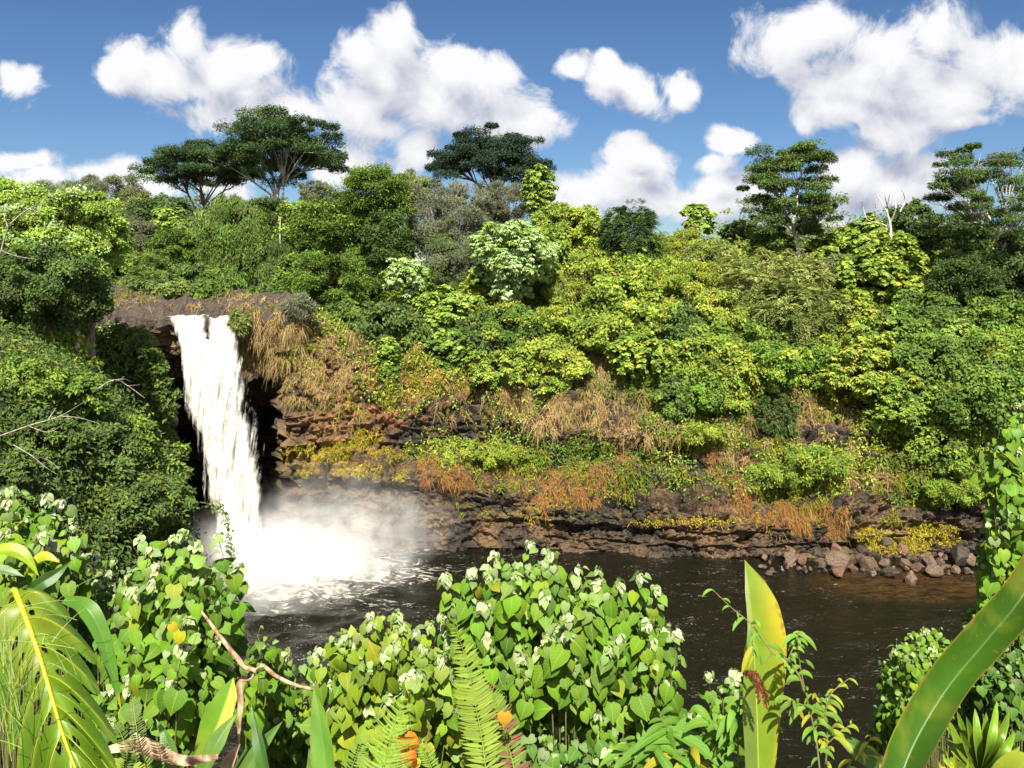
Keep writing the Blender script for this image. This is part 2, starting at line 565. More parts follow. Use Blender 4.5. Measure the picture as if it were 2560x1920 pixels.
# extend the far rows sideways so the plateau reaches the horizon all round
farm = np.clip((S[..., 0] - 300) / 4700, 0, 1)
CV[..., 0] = GX * (1 + farm * 14)
du = np.gradient(CV, axis=0); dv = np.gradient(CV, axis=1)
CN = unit(np.cross(du, dv))
CN *= np.sign((CN * np.array([0, -0.8, 0.6])).sum(-1, keepdims=True))
lipz = np.exp(-np.clip((np.array(sx) - 800) / 60, 0, 9))[:, None] * (S[..., 0] < 110)
near = np.clip((140 - S[..., 0]) / 40, 0, 1)
rock = np.maximum(np.clip(1.0 - (rows[None, :] - 5.2) / 1.2, 0.25, 1.0) * np.ones_like(near), .5 * lipz)
vpx0 = CV[..., 0] / CV[..., 1] * F + 1280
n_big = fbm(CV * np.array([.16, .16, .16]), 3, 3) - .5
n_mid = fbm(CV * np.array([.5, .5, .75]), 4, 9) - .5
ridge = 1 - np.abs(2 * fbm(CV * np.array([.55, .55, .8]) + 31, 3, 21) - 1)
strata = vnoise(np.stack([CV[..., 0] * .16, CV[..., 1] * .16, CV[..., 2] * 1.15 + 1.2 * fbm(CV * .25, 2, 5)], -1), 40) - .5
strat2 = vnoise(np.stack([CV[..., 0] * .35, CV[..., 1] * .35, CV[..., 2] * 3.0 + 1.5 * fbm(CV * .3, 2, 6)], -1), 44) - .5
lowb = np.clip(1 - (rows[None, :] - 4.3) / .8, 0, 1)
fine = fbm(CV * 2.6, 3, 61) - .5
ridge2 = 1 - np.abs(2 * fbm(CV * np.array([1.5, 1.5, 2.4]) + 11, 3, 83) - 1)
wp_ = CV + 1.2 * np.stack([fbm(CV * .5, 3, 71), fbm(CV * .5, 3, 72), fbm(CV * .5, 3, 73)], -1)
w1, w2, wid = worley(wp_ * np.array([.55, .55, .95]), 5)
v1, v2, vid = worley(wp_ * np.array([1.3, 1.3, 2.2]), 8)
block = (np.clip((w2 - w1) * 4, 0, 1) - .6) * .5 + (wid - .5) * 1.2 + (np.clip((v2 - v1) * 4, 0, 1) - .6) * .25 + (vid - .5) * .5
zz_ = CV[..., 2] * .95 + 1.6 * fbm(CV * np.array([.12, .12, .05]), 3, 55) + .5 * fbm(CV * .5, 2, 56)
li = np.floor(zz_).astype(np.int64); lf = zz_ - li
seg_ = np.floor(CV[..., 0] * .16 + 2.2 * fbm(CV * .3, 2, 58) + _h(li, li * 0, li * 0, 60) * 7).astype(np.int64)
ledge = (_h(li, seg_, li * 0 + 1, 61) - .5) * 1.7 + .5 * (1 - np.clip(lf * 3.0, 0, 1)) - .35 * np.clip((lf - .86) * 8, 0, 1)
band = np.clip(1 - np.abs(rows[None, :] - 1.6) / 2.6, 0, 1) ** .5 * (vpx0 > 725)
lava = (1 - np.abs(2 * fbm(CV * np.array([.42, .42, .42]) + 5, 4, 93) - 1) - .6) * 2.6 * np.exp(-np.clip((np.array(sx) - 760) / 50, 0, 9))[:, None] * np.clip((rows[None, :] - 5.6) / .6, 0, 1)
disp = (lava + ledge * band * .75 + block * rock * 1.0 + 2.0 * n_big + 1.3 * n_mid + .9 * (ridge - .6) * rock + lowb * (1.5 * strata + .8 * strat2) + (.55 * fine + .55 * (ridge2 - .55)) * rock) * near
shore = np.clip(rows / 1.6, .25, 1)[None, :]
CV = CV + CN * (disp * shore)[..., None]
nc, nr = CV.shape[:2]
gi_, gj_ = np.meshgrid(np.arange(nc - 1), np.arange(nr - 1), indexing='ij')
q = np.stack([gi_ * nr + gj_, (gi_ + 1) * nr + gj_, (gi_ + 1) * nr + gj_ + 1, gi_ * nr + gj_ + 1], -1).reshape(-1, 4)
# photo column/row of every vertex, only to know which band of the wall it belongs to
vpx = CV[..., 0] / CV[..., 1] * F + 1280
vpy = HOR - (CV[..., 2] - EYE) / CV[..., 1] * F


def blob(px, py, rx, ry):
    return np.exp(-(((vpx - px) / rx) ** 2 + ((vpy - py) / ry) ** 2))


basalt = np.array([.026, .021, .017]); brown = np.array([.135, .082, .040]); soil = np.array([.145, .085, .040])
gold = np.array([.30, .21, .035]); rust = np.array([.24, .105, .035]); moss = np.array([.16, .16, .02]); grey = np.array([.058, .044, .035])
nn = fbm(CV * .45, 4, 77)
col = basalt + (brown - basalt) * np.clip((nn - .36) * 3.2, 0, 1)[..., None]


def lay(c, m):
    global col
    m = np.clip(m, 0, 1)[..., None]
    col = col * (1 - m) + c * m


up_slope = np.clip((rows[None, :] - 4.6) / .7, 0, 1) * np.ones_like(near)
lay(soil, up_slope * np.clip((fbm(CV * .3, 3, 5) - .25) * 3, 0, 1) * (vpx > 725))
lay(np.array([.05, .07, .015]), np.clip((rows[None, :] - 6.2) / .8, 0, 1) * (vpx > 725) * np.ones_like(near))
pn = np.clip((fbm(CV * .8, 4, 91) - .42) * 5, 0, 1)
lay(gold, 1.3 * (blob(800, 1140, 100, 22) + blob(930, 1125, 90, 30) + .7 * blob(880, 1180, 150, 12) + .7 * blob(2230, 1345, 110, 30)) * pn)
lay(rust, (blob(1000, 980, 140, 80) + blob(880, 1020, 110, 90) + blob(1100, 930, 80, 60) + .8 * blob(1240, 1190, 160, 40) + .7 * blob(1900, 1250, 160, 60) + .8 * blob(1570, 1130, 30, 40)) * pn * .8)
lay(moss, .9 * pn * (blob(2290, 1345, 90, 32) + .7 * blob(1400, 1290, 200, 14) + .6 * blob(1800, 1300, 140, 12) + .6 * blob(1300, 1220, 120, 20)))
shade_n = np.clip((fbm(CV * .9 + 7, 3, 19) - .40) * 6, 0, 1)  # near-black patches: shade of the alcoves painted into the rock colour
lay(np.array([.018, .016, .016]), shade_n * (blob(1170, 1080, 80, 40) + blob(1290, 1060, 34, 34) + blob(1340, 1110, 50, 26) + blob(1490, 1112, 36, 26) + blob(1640, 1098, 30, 34) + blob(2150, 985, 34, 50) + .9 * blob(1560, 1250, 120, 18) + .8 * blob(2280, 1290, 110, 12) + .6 * blob(1350, 1270, 260, 20)))
lay(grey, (rows[None, :] > 5.9) * (vpx < 830) * .85 * np.clip(1.6 - (S[..., 0] - 78) / 22, 0, 1))
lay(np.array([.42, .30, .17]), 1.2 * np.exp(-(((vpx - 1563) / 9) ** 2 + ((vpy - 1105) / 24) ** 2)))
plateau = np.clip((S[..., 0] - 100) / 10, 0, 1)
lay(np.array([.04, .06, .015]), plateau)


def rock_material(name, rough=.75, bump=.5, wet=0.0):
    m, t, out = new_mat(name)
    at = t.node('ShaderNodeAttribute', attribute_name='Col')
    geo = t.node('ShaderNodeNewGeometry'); pos = geo.outputs['Position']
    n1 = t.noise(pos, 1.3, 6, 0.62)
    n2 = t.noise(t.scale3(pos, (1, 1, 2.2)), 5.5, 5, 0.65)
    vor = t.node('ShaderNodeTexVoronoi', feature='DISTANCE_TO_EDGE')
    wr = t.node('ShaderNodeTexNoise'); wr.inputs['Scale'].default_value = .8; wr.inputs['Detail'].default_value = 4
    t.link(pos, wr.inputs['Vector'])
    t.put(vor.inputs['Vector'], t.vmath('ADD', t.scale3(pos, (.7, .7, 1.9)), t.scale3(wr.outputs[1], (2.2, 2.2, 2.2))))
    vor.inputs['Scale'].default_value = .7
    crack = t.smooth(vor.outputs['Distance'], 0.0, 0.05)
    f = t.math('ADD', 0.05, t.math('MULTIPLY', n1, 0.95))
    f = t.math('ADD', f, t.math('MULTIPLY', n2, 0.9))
    cx = t.node('ShaderNodeCombineXYZ')
    for i in range(3): t.link(f, cx.inputs[i])
    c = t.mix(1.0, at.outputs[0], cx.outputs[0], 'MULTIPLY')
    pb = t.node('ShaderNodeBsdfPrincipled'); t.link(c, pb.inputs['Base Color'])
    t.put(pb.inputs['Roughness'], t.smooth(n2, .3, .7, rough - .3 - wet, rough))
    pb.inputs['Specular IOR Level'].default_value = .45
    h = t.math('ADD', n1, t.math('ADD', t.math('MULTIPLY', n2, .5), t.math('MULTIPLY', crack, .22)))
    bp = t.node('ShaderNodeBump'); bp.inputs['Strength'].default_value = bump; bp.inputs['Distance'].default_value = .5
    t.link(h, bp.inputs['Height']); t.link(bp.outputs[0], pb.inputs['Normal'])
    t.link(pb.outputs[0], out.inputs[0])
    return m


M_ROCK = rock_material('gorge_rock', .8, .75)
M_BOULDER = rock_material('boulder_rock', .75, .45, .12)
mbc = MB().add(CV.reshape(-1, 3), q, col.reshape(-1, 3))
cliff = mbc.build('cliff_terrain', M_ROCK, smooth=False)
tag(cliff, 'brown basalt gorge wall rising from the pool to the wooded plateau', kind='structure')

# ------------------------------------------------------------------ terrain: left bank and near slope
by = np.linspace(-6, 84, 120)
bt = np.linspace(0, 1, 60)
prof_b = np.array([(0, 1.5, -3), (.12, 0, 1.0), (.3, -2.0, 8), (.5, -4.8, 14.5), (.68, -7.5, 18.5), (.78, -11, 20.5), (.88, -20, 22), (1, -400, 24)])
ox = np.interp(bt, prof_b[:, 0], prof_b[:, 1]); oz = np.interp(bt, prof_b[:, 0], prof_b[:, 2])
base_x = np.interp(by, [-6, 10, 30, 48, 52, 56, 60, 66, 72, 76, 84], [-16, -17, -18.5, -19.3, -21.0, -24, -26.5, -29, -31, -32.5, -34])
BV = np.stack([base_x[:, None] + ox[None], np.tile(by[:, None], (1, 60)), np.tile(oz[None], (120, 1))], -1)
BV = BV + np.array([1.0, 0, 0.4]) * ((fbm(BV * .22, 4, 8) - .5) * 4.5)[..., None]
gi_, gj_ = np.meshgrid(np.arange(119), np.arange(59), indexing='ij')
qb = np.stack([gi_ * 60 + gj_, gi_ * 60 + gj_ + 1, (gi_ + 1) * 60 + gj_ + 1, (gi_ + 1) * 60 + gj_], -1).reshape(-1, 4)
cb = np.array([.05, .042, .025]) * (.6 + .8 * fbm(BV * .7, 3, 4))[..., None]
bank = MB().add(BV.reshape(-1, 3), qb, cb.reshape(-1, 3)).build('bank_terrain', M_ROCK, smooth=True)
tag(bank, 'steep shaded earth bank on the near side of the falls', kind='structure')

ny = np.linspace(-30, 30, 120); nx = np.linspace(-60, 60, 120)
NXg, NYg = np.meshgrid(nx, ny, indexing='ij')
nz_ = np.interp(NYg, [-30, 0.5, 2.5, 4, 6, 10, 18, 25, 30], [24.6, 24.3, 23.2, 22.0, 19.5, 13.5, 3.5, -2.5, -4])
NV = np.stack([NXg, NYg, nz_ + (fbm(np.stack([NXg, NYg, 0 * NXg], -1) * .5, 3, 2) - .5) * .9], -1)
gi_, gj_ = np.meshgrid(np.arange(119), np.arange(119), indexing='ij')
qn = np.stack([gi_ * 120 + gj_, (gi_ + 1) * 120 + gj_, (gi_ + 1) * 120 + gj_ + 1, gi_ * 120 + gj_ + 1], -1).reshape(-1, 4)
cn = np.array([.055, .04, .022]) * (.6 + .8 * fbm(NV * .9, 3, 14))[..., None]
slope = MB().add(NV.reshape(-1, 3), qn, cn.reshape(-1, 3)).build('ground', M_ROCK, smooth=True)
tag(slope, 'dark earth slope under the plants at the lookout', kind='structure')

BV_ALL = np.concatenate([CV.reshape(-1, 3), BV.reshape(-1, 3), NV.reshape(-1, 3)])
BQ_ALL = np.concatenate([q, qb + len(CV.reshape(-1, 3)), qn + len(CV.reshape(-1, 3)) + len(BV.reshape(-1, 3))])
bvh = BVHTree.FromPolygons(BV_ALL.tolist(), BQ_ALL.tolist())
bvh_bank = BVHTree.FromPolygons(BV.reshape(-1, 3).tolist(), qb.tolist())
bvh_cliff = BVHTree.FromPolygons(CV.reshape(-1, 3).tolist(), q.tolist())


def hit(px, py, tree=None):
    d = Vector(((px - 1280) / F, 1.0, (HOR - py) / F)).normalized()
    loc, nor, i, dist = (tree or bvh).ray_cast(Vector((0, 0, EYE)), d)
    if loc is None: return None, None
    n = np.array(nor)
    if n @ np.array(d) > 0: n = -n
    return np.array(loc), n


def ground_z(x, y, z0=60.0, default=20.0):
    loc, *_ = bvh.ray_cast(Vector((float(x), float(y), float(z0))), Vector((0, 0, -1)))
    return loc.z if loc is not None else default

# ------------------------------------------------------------------ the pool
rng = np.random.default_rng(7)
IMP = P(655, 1400, 69.5)                                   # where the fall strikes the pool
m, t, out = new_mat('pool_water')
geo = t.node('ShaderNodeNewGeometry'); pos = geo.outputs['Position']
sp = t.node('ShaderNodeSeparateXYZ'); t.link(pos, sp.inputs[0])
dv_ = t.vmath('MULTIPLY', t.vmath('SUBTRACT', pos, (-17.5, 67.0, 0)), (.85, 1.3, 0))
dist = t.vmath('LENGTH', dv_)
# current runs from the fall towards the right: stretch the foam along it
fl = t.scale3(pos, (.35, 1.0, 1.0))
big = t.noise(fl, .55, 4, .6, .8)
mid = t.noise(fl, 1.7, 5, .65, 1.6)
fin = t.noise(t.scale3(pos, (.7, 1.3, 1.0)), 5.0, 4, .65, 1.2)
near_f = t.smooth(dist, 2.0, 17.0, 1.0, 0.0)
foam = t.math('ADD', t.math('MULTIPLY', near_f, .68), t.math('MULTIPLY', t.math('SUBTRACT', mid, .5), 2.6))
foam = t.math('ADD', foam, t.math('MULTIPLY', t.math('SUBTRACT', big, .5), 1.0))
foam1 = t.smooth(foam, .42, 1.0)
# thin broken crests further out: white glints painted in the foam colour
glint = t.math('ABSOLUTE', t.math('SUBTRACT', mid, .5))
glint = t.smooth(glint, .0, .05, 1.0, 0.0)
glint = t.math('MULTIPLY', glint, t.smooth(t.math('ADD', fin, t.math('MULTIPLY', big, .6)), .90, 1.06))
glint = t.math('MULTIPLY', glint, t.smooth(dist, 8.0, 45.0, .95, .3))
foam_glint = t.math('MAXIMUM', foam1, glint, clamp=True)
shal = t.math('MULTIPLY', t.smooth(t.vmath('LENGTH', t.vmath('MULTIPLY', t.vmath('SUBTRACT', pos, (32.0, 64.5, 0)), (.11, .24, 0))), .45, 1.1, 1.0, 0.0), t.smooth(mid, .35, .6))
deep = t.mix(shal, (.0062, .0060, .0034), (.040, .021, .007))
cr_ = None
colw = t.mix(foam_glint, deep, (.50, .48, .42))
pb = t.node('ShaderNodeBsdfPrincipled'); t.link(colw, pb.inputs['Base Color'])
t.put(pb.inputs['Roughness'], t.mix(foam_glint, (.12, .12, .12), (.7, .7, .7)))
pb.inputs['IOR'].default_value = 1.33
h = t.math('ADD', t.math('MULTIPLY', t.noise(t.scale3(pos, (.6, 1.2, 1)), .8, 5, .55, .6), 1.0), t.math('MULTIPLY', fin, .14))
bp = t.node('ShaderNodeBump'); bp.inputs['Strength'].default_value = .8; bp.inputs['Distance'].default_value = .30
t.link(h, bp.inputs['Height']); t.link(bp.outputs[0], pb.inputs['Normal'])
t.link(pb.outputs[0], out.inputs[0])
M_WATER = m
wx = np.linspace(-70, 90, 320); wy = np.linspace(2, 95, 240)
WX, WY = np.meshgrid(wx, wy, indexing='ij')
WP = np.stack([WX, WY, 0 * WX], -1)
turb = np.exp(-(((WX + 17) / 13) ** 2 + ((WY - 65) / 9) ** 2))
WP[..., 2] = (fbm(WP * np.array([.5, .9, 1]), 4, 3) - .5) * (.25 + 1.6 * turb)
gi_, gj_ = np.meshgrid(np.arange(319), np.arange(239), indexing='ij')
qw = np.stack([gi_ * 240 + gj_, (gi_ + 1) * 240 + gj_, (gi_ + 1) * 240 + gj_ + 1, gi_ * 240 + gj_ + 1], -1).reshape(-1, 4)
water = MB().add(WP.reshape(-1, 3), qw).build('water', M_WATER, smooth=True)
tag(water, 'dark brown rippled plunge pool below the waterfall', kind='structure')


# ------------------------------------------------------------------ the waterfall
def fall_material(name, dens, spray):
    m, t, out = new_mat(name)
    uv = t.node('ShaderNodeAttribute', attribute_name='leafuv')
    s = t.node('ShaderNodeSeparateXYZ'); t.link(uv.outputs['Vector'], s.inputs[0])
    u, v = s.outputs[0], s.outputs[1]
    geo = t.node('ShaderNodeNewGeometry'); pos = geo.outputs['Position']
    st = t.noise(t.scale3(pos, (3.4, .5, .17)), 1.0, 6, .62, .45)
    st2 = t.noise(t.scale3(pos, (1.0, .5, .5)), 2.3, 5, .65, .5)
    edge = t.math('SUBTRACT', 1.0, t.math('ABSOLUTE', u))
    a = t.math('ADD', t.math('MULTIPLY', edge, dens), t.math('MULTIPLY', t.math('SUBTRACT', st, .5), 2.4 + spray))
    a = t.math('ADD', a, t.math('MULTIPLY', t.math('SUBTRACT', st2, .5), 1.0))
    a = t.smooth(a, .0, 1.25)
    c = t.mix(t.smooth(t.math('ADD', st, t.math('MULTIPLY', st2, .5)), .50, .95), (.50, .48, .42), (.76, .75, .70))
    df = t.node('ShaderNodeBsdfDiffuse'); t.link(c, df.inputs[0])
    bp = t.node('ShaderNodeBump'); bp.inputs['Strength'].default_value = .75; bp.inputs['Distance'].default_value = .5
    t.link(t.math('ADD', st, t.math('MULTIPLY', st2, .6)), bp.inputs['Height']); t.link(bp.outputs[0], df.inputs['Normal'])
    tl = t.node('ShaderNodeBsdfTranslucent'); t.link(c, tl.inputs[0])
    mx = t.node('ShaderNodeMixShader'); mx.inputs[0].default_value = .25
    t.link(df.outputs[0], mx.inputs[1]); t.link(tl.outputs[0], mx.inputs[2])
    tr = t.node('ShaderNodeBsdfTransparent')
    m2 = t.node('ShaderNodeMixShader'); t.link(a, m2.inputs[0])
    t.link(tr.outputs[0], m2.inputs[1]); t.link(mx.outputs[0], m2.inputs[2])
    t.link(m2.outputs[0], out.inputs[0])
    return m


M_FALL = fall_material('falling_water', 3.2, 0.0)
M_SPRAY = fall_material('falling_spray', 1.15, .6)
lip = P(500, 787, 77.2)
fall = thing('waterfall', 'tall white waterfall pouring over the lava ledge into the pool', 'waterfall', tuple(IMP))


def strand(name, edges, mat, bulge, seed, yoff=0.0, nu=44, nv=200):
    e = np.array(edges, float)                            # row, left, right, depth
    v = np.linspace(0, 1, nv)
    s = np.concatenate([[0], np.cumsum(np.abs(np.diff(e[:, 0])))]); s /= s[-1]
    row, L, R, D = (np.interp(v, s, e[:, i]) for i in range(4))
    for a in (L, R):
        for _ in range(6): a[1:-1] = .25 * a[:-2] + .5 * a[1:-1] + .25 * a[2:]
    u = np.linspace(-1, 1, nu)
    L = L + 16 * (fbm(np.stack([v * 9, 0 * v + seed, 0 * v], -1), 3, seed + 1) - .5) * np.clip(v * 8 - .4, 0, 1); R = R + 18 * (fbm(np.stack([v * 9, 0 * v + seed + 5, 0 * v], -1), 3, seed + 2) - .5) * np.clip(v * 8 - .4, 0, 1)
    px = (L + R)[:, None] / 2 + (R - L)[:, None] / 2 * u[None]
    dep = D[:, None] - bulge * np.sqrt(np.clip(1 - u ** 2, 0, 1))[None] * np.clip(v * 6, .25, 1)[:, None] + yoff
    X = (px - 1280) / F * D[:, None]
    Z = EYE - (row - HOR) / F * D
    lipn = (fbm(np.stack([px[0] * .05, 0 * u + seed, 0 * u], -1), 3, seed) - .5)
    Zg = np.tile(Z[:, None], (1, nu)) + (lipn * .55)[None] * np.clip(1 - v * 10, 0, 1)[:, None]
    V = np.stack([X, dep, Zg], -1)
    st = fbm(np.stack([X * 1.3, 0 * X + seed, V[..., 2] * .16], -1), 4, seed) - .5
    lump = fbm(np.stack([X * .7, 0 * X + seed, V[..., 2] * .55], -1), 4, seed + 3) - .5
    V[..., 1] -= (1.2 * st + .9 * lump) * np.clip(v * 3, .2, 1)[:, None]
    V[..., 0] += ((fbm(np.stack([0 * X + u, 0 * X, V[..., 2] * .5], -1), 3, seed + 9) - .5) * 1.1 * np.abs(u)) * np.clip(v * 3, .1, 1)[:, None]
    i, j = np.meshgrid(np.arange(nv - 1), np.arange(nu - 1), indexing='ij')
    qs = np.stack([i * nu + j, i * nu + j + 1, (i + 1) * nu + j + 1, (i + 1) * nu + j], -1).reshape(-1, 4)
    U = np.stack([np.tile(u, (nv, 1)), np.tile(v[:, None], (1, nu))], -1)
    return MB().add(V.reshape(-1, 3), qs, uv=U.reshape(-1, 2)).build(name, mat, fall, smooth=True)


strand('water_sheet', [(771, 405, 522, 81), (785, 412, 520, 77.4), (792, 420, 520, 76.3), (850, 446, 520, 75.2), (930, 466, 535, 74.3), (1010, 480, 552, 73.6),
                       (1100, 500, 575, 72.8), (1200, 520, 600, 72), (1300, 542, 625, 71), (1420, 570, 655, 69.5)], M_FALL, 1.0, 11)
strand('water_sheet', [(772, 520, 580, 81), (785, 518, 580, 77.4), (793, 516, 581, 76.4), (850, 520, 594, 75.4), (930, 520, 606, 74.4), (1010, 528, 614, 73.7),
                       (1100, 545, 636, 72.9), (1200, 562, 654, 72), (1300, 585, 672, 71), (1400, 600, 686, 70)], M_FALL, .9, 23)
strand('spray_veil', [(850, 440, 598, 74.6), (930, 458, 612, 73.6), (1010, 470, 622, 72.9), (1100, 490, 648, 72), (1200, 510, 668, 71), (1300, 528, 688, 70.2), (1400, 540, 708, 69)], M_SPRAY, 1.2, 37)

# ------------------------------------------------------------------ mist over the plunge
m, t, out = new_mat('mist_vapour')
geo = t.node('ShaderNodeNewGeometry'); pos = geo.outputs['Position']
wn = t.node('ShaderNodeTexNoise'); wn.inputs['Scale'].default_value = .32; wn.inputs['Detail'].default_value = 3
t.link(pos, wn.inputs['Vector'])
pw = t.vmath('ADD', pos, t.vmath('MULTIPLY', t.vmath('SUBTRACT', wn.outputs[1], (.5, .5, .5)), (5.5, 5.5, 4.5)))
acc = None
for (c, r, a) in [((-19.0, 67.0, .3), (4.4, 3.8, 2.4), .42), ((-15.0, 66.0, .1), (5.5, 3.6, 1.7), .26), ((-21.8, 69.0, .5), (2.6, 3, 3.0), .5),
                  ((-16.0, 68.5, 2.0), (7.0, 3.5, 3.2), .26), ((-23.5, 63.5, .8), (4.5, 6, 3.4), .26), ((-10.0, 69.3, 2.0), (6.5, 3.0, 4.2), .10), ((-15.0, 70.0, 4.5), (6.0, 3.0, 4.2), .06), ((-19.0, 61.0, .3), (6.5, 4.5, 2.2), .20), ((-12.0, 67.0, .3), (6.0, 4.0, 1.5), .12)]:
    d = t.vmath('LENGTH', t.vmath('MULTIPLY', t.vmath('SUBTRACT', pw, c), tuple(1 / x for x in r)))
    g = t.math('MULTIPLY', t.math('EXPONENT', t.math('MULTIPLY', t.math('MULTIPLY', d, d), -1.6)), a)
    acc = g if acc is None else t.math('ADD', acc, g)
nz = t.smooth(t.noise(pos, .75, 4, .6), .30, .68, .25, 1.35)
den = t.math('MAXIMUM', t.math('SUBTRACT', t.math('MULTIPLY', acc, nz), .008), 0.0)
pv = t.node('ShaderNodeVolumePrincipled')
pv.inputs['Color'].default_value = (.97, .97, .97, 1)
t.link(den, pv.inputs['Density'])
t.link(pv.outputs[0], out.inputs['Volume'])
m.cycles.volume_step_rate = 1.0
bm = bmesh.new()
bmesh.ops.create_icosphere(bm, subdivisions=4, radius=1.0)
for v in bm.verts:
    v.co = Vector((v.co.x * 17, v.co.y * 13, v.co.z * 9 + 7.4))
me = bpy.data.meshes.new('mist'); bm.to_mesh(me); bm.free(); me.materials.append(m)
mist = bpy.data.objects.new('mist', me); COL.objects.link(mist); mist.location = (-18.5, 66, 0)
tag(mist, 'white spray mist drifting up from the foot of the waterfall', kind='stuff')

# ------------------------------------------------------------------ foliage palettes: base colours of leaves, with weights
PAL = {
    'mid': [(.050, .105, .012, 3), (.075, .130, .014, 2), (.040, .080, .012, 2)],
    'dark': [(.030, .062, .014, 3), (.045, .080, .016, 2), (.060, .100, .016, 1)],
    'alb': [(.022, .050, .016, 3), (.032, .068, .018, 2), (.050, .095, .014, 1)],
    'albblue': [(.014, .030, .018, 3), (.020, .042, .022, 2), (.034, .06, .02, 1)],
    'albwarm': [(.042, .085, .020, 3), (.060, .110, .022, 2), (.075, .095, .025, .4)],
    'bright': [(.090, .160, .018, 3), (.125, .195, .024, 2), (.062, .115, .014, 2.5), (.035, .07, .010, 1)],
    'yel': [(.125, .185, .022, 3), (.160, .205, .028, 2), (.085, .140, .016, 2.5), (.20, .19, .025, .35), (.05, .09, .014, 1)],
    'pale': [(.19, .27, .10, 3), (.25, .32, .16, 2), (.10, .18, .035, 2)],
    'palegreen': [(.13, .20, .028, 3), (.18, .25, .045, 2), (.08, .135, .014, 2)],
    'olive': [(.13, .135, .030, 3), (.17, .165, .045, 2), (.09, .105, .020, 2)],
    'straw': [(.23, .20, .06, 3), (.17, .18, .035, 3), (.30, .24, .10, 1)],
    'brown': [(.10, .090, .045, 3), (.075, .085, .030, 2), (.15, .12, .08, 1)],
    'grey': [(.125, .105, .065, 3), (.085, .085, .035, 3), (.18, .15, .11, 1.2), (.05, .05, .025, 1.5)],
    'deep': [(.030, .060, .012, 3), (.048, .090, .014, 2), (.085, .130, .016, 1.2)],  # for shaded bushes: part of their shade is put into the leaf colour
    'gloss': [(.070, .150, .014, 3), (.050, .105, .012, 3), (.12, .20, .02, 1), (.22, .22, .02, .15)],
}


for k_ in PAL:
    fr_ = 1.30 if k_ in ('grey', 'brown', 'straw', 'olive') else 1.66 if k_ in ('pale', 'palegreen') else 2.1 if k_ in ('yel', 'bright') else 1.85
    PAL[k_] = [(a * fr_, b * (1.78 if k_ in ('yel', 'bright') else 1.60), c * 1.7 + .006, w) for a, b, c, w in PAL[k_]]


def pick(rng, pal, n, jitter=.22):
    p = np.array(PAL[pal] if isinstance(pal, str) else pal, float)
    i = rng.choice(len(p), n, p=p[:, 3] / p[:, 3].sum())
    return p[i, :3] * (1 + jitter * (rng.random((n, 1)) * 2 - 1)) * (1 + .10 * (rng.random((n, 3)) * 2 - 1))


DIA = T_diamond(); OVAL = T_oval(); OVALW = T_oval(.42, .2); HEART = T_heart(); LANCE = T_lance(); LANCEW = T_lance(.17, .3)
UPV = np.array([0, 0, 1.0])


def crown_clumps(rng, c, R, n, shape='round'):
    """centres of leaf clumps through the crown's outer volume"""
    i = np.arange(n) + .5
    ph = np.arccos(1 - 2 * i / n); th = math.pi * (1 + 5 ** .5) * i + rng.random() * 6
    d = np.stack([np.cos(th) * np.sin(ph), np.sin(th) * np.sin(ph), np.cos(ph)], -1)
    d = unit(d + rng.normal(size=(n, 3)) * .25)
    rad = (.42 + .58 * rng.random(n) ** .6) * (.62 + .76 * fbm(d * 1.7 + rng.random(3) * 30, 2, 5))
    if shape == 'umbrella': rad = np.clip(rad, .35, 1.05)
    P_ = d * rad[:, None]
    if shape == 'umbrella':
        P_[:, 2] = np.where(P_[:, 2] < -.1, -P_[:, 2] * rng.uniform(-.8, 1, n), P_[:, 2]) * 1.08 - .30 * (P_[:, 0] ** 2 + P_[:, 1] ** 2) + rng.normal(size=n) * .08 + .05
    if shape == 'dome':
        P_[:, 2] = np.where(P_[:, 2] < -.25, -P_[:, 2] * .6, P_[:, 2])
    return c + P_ * R


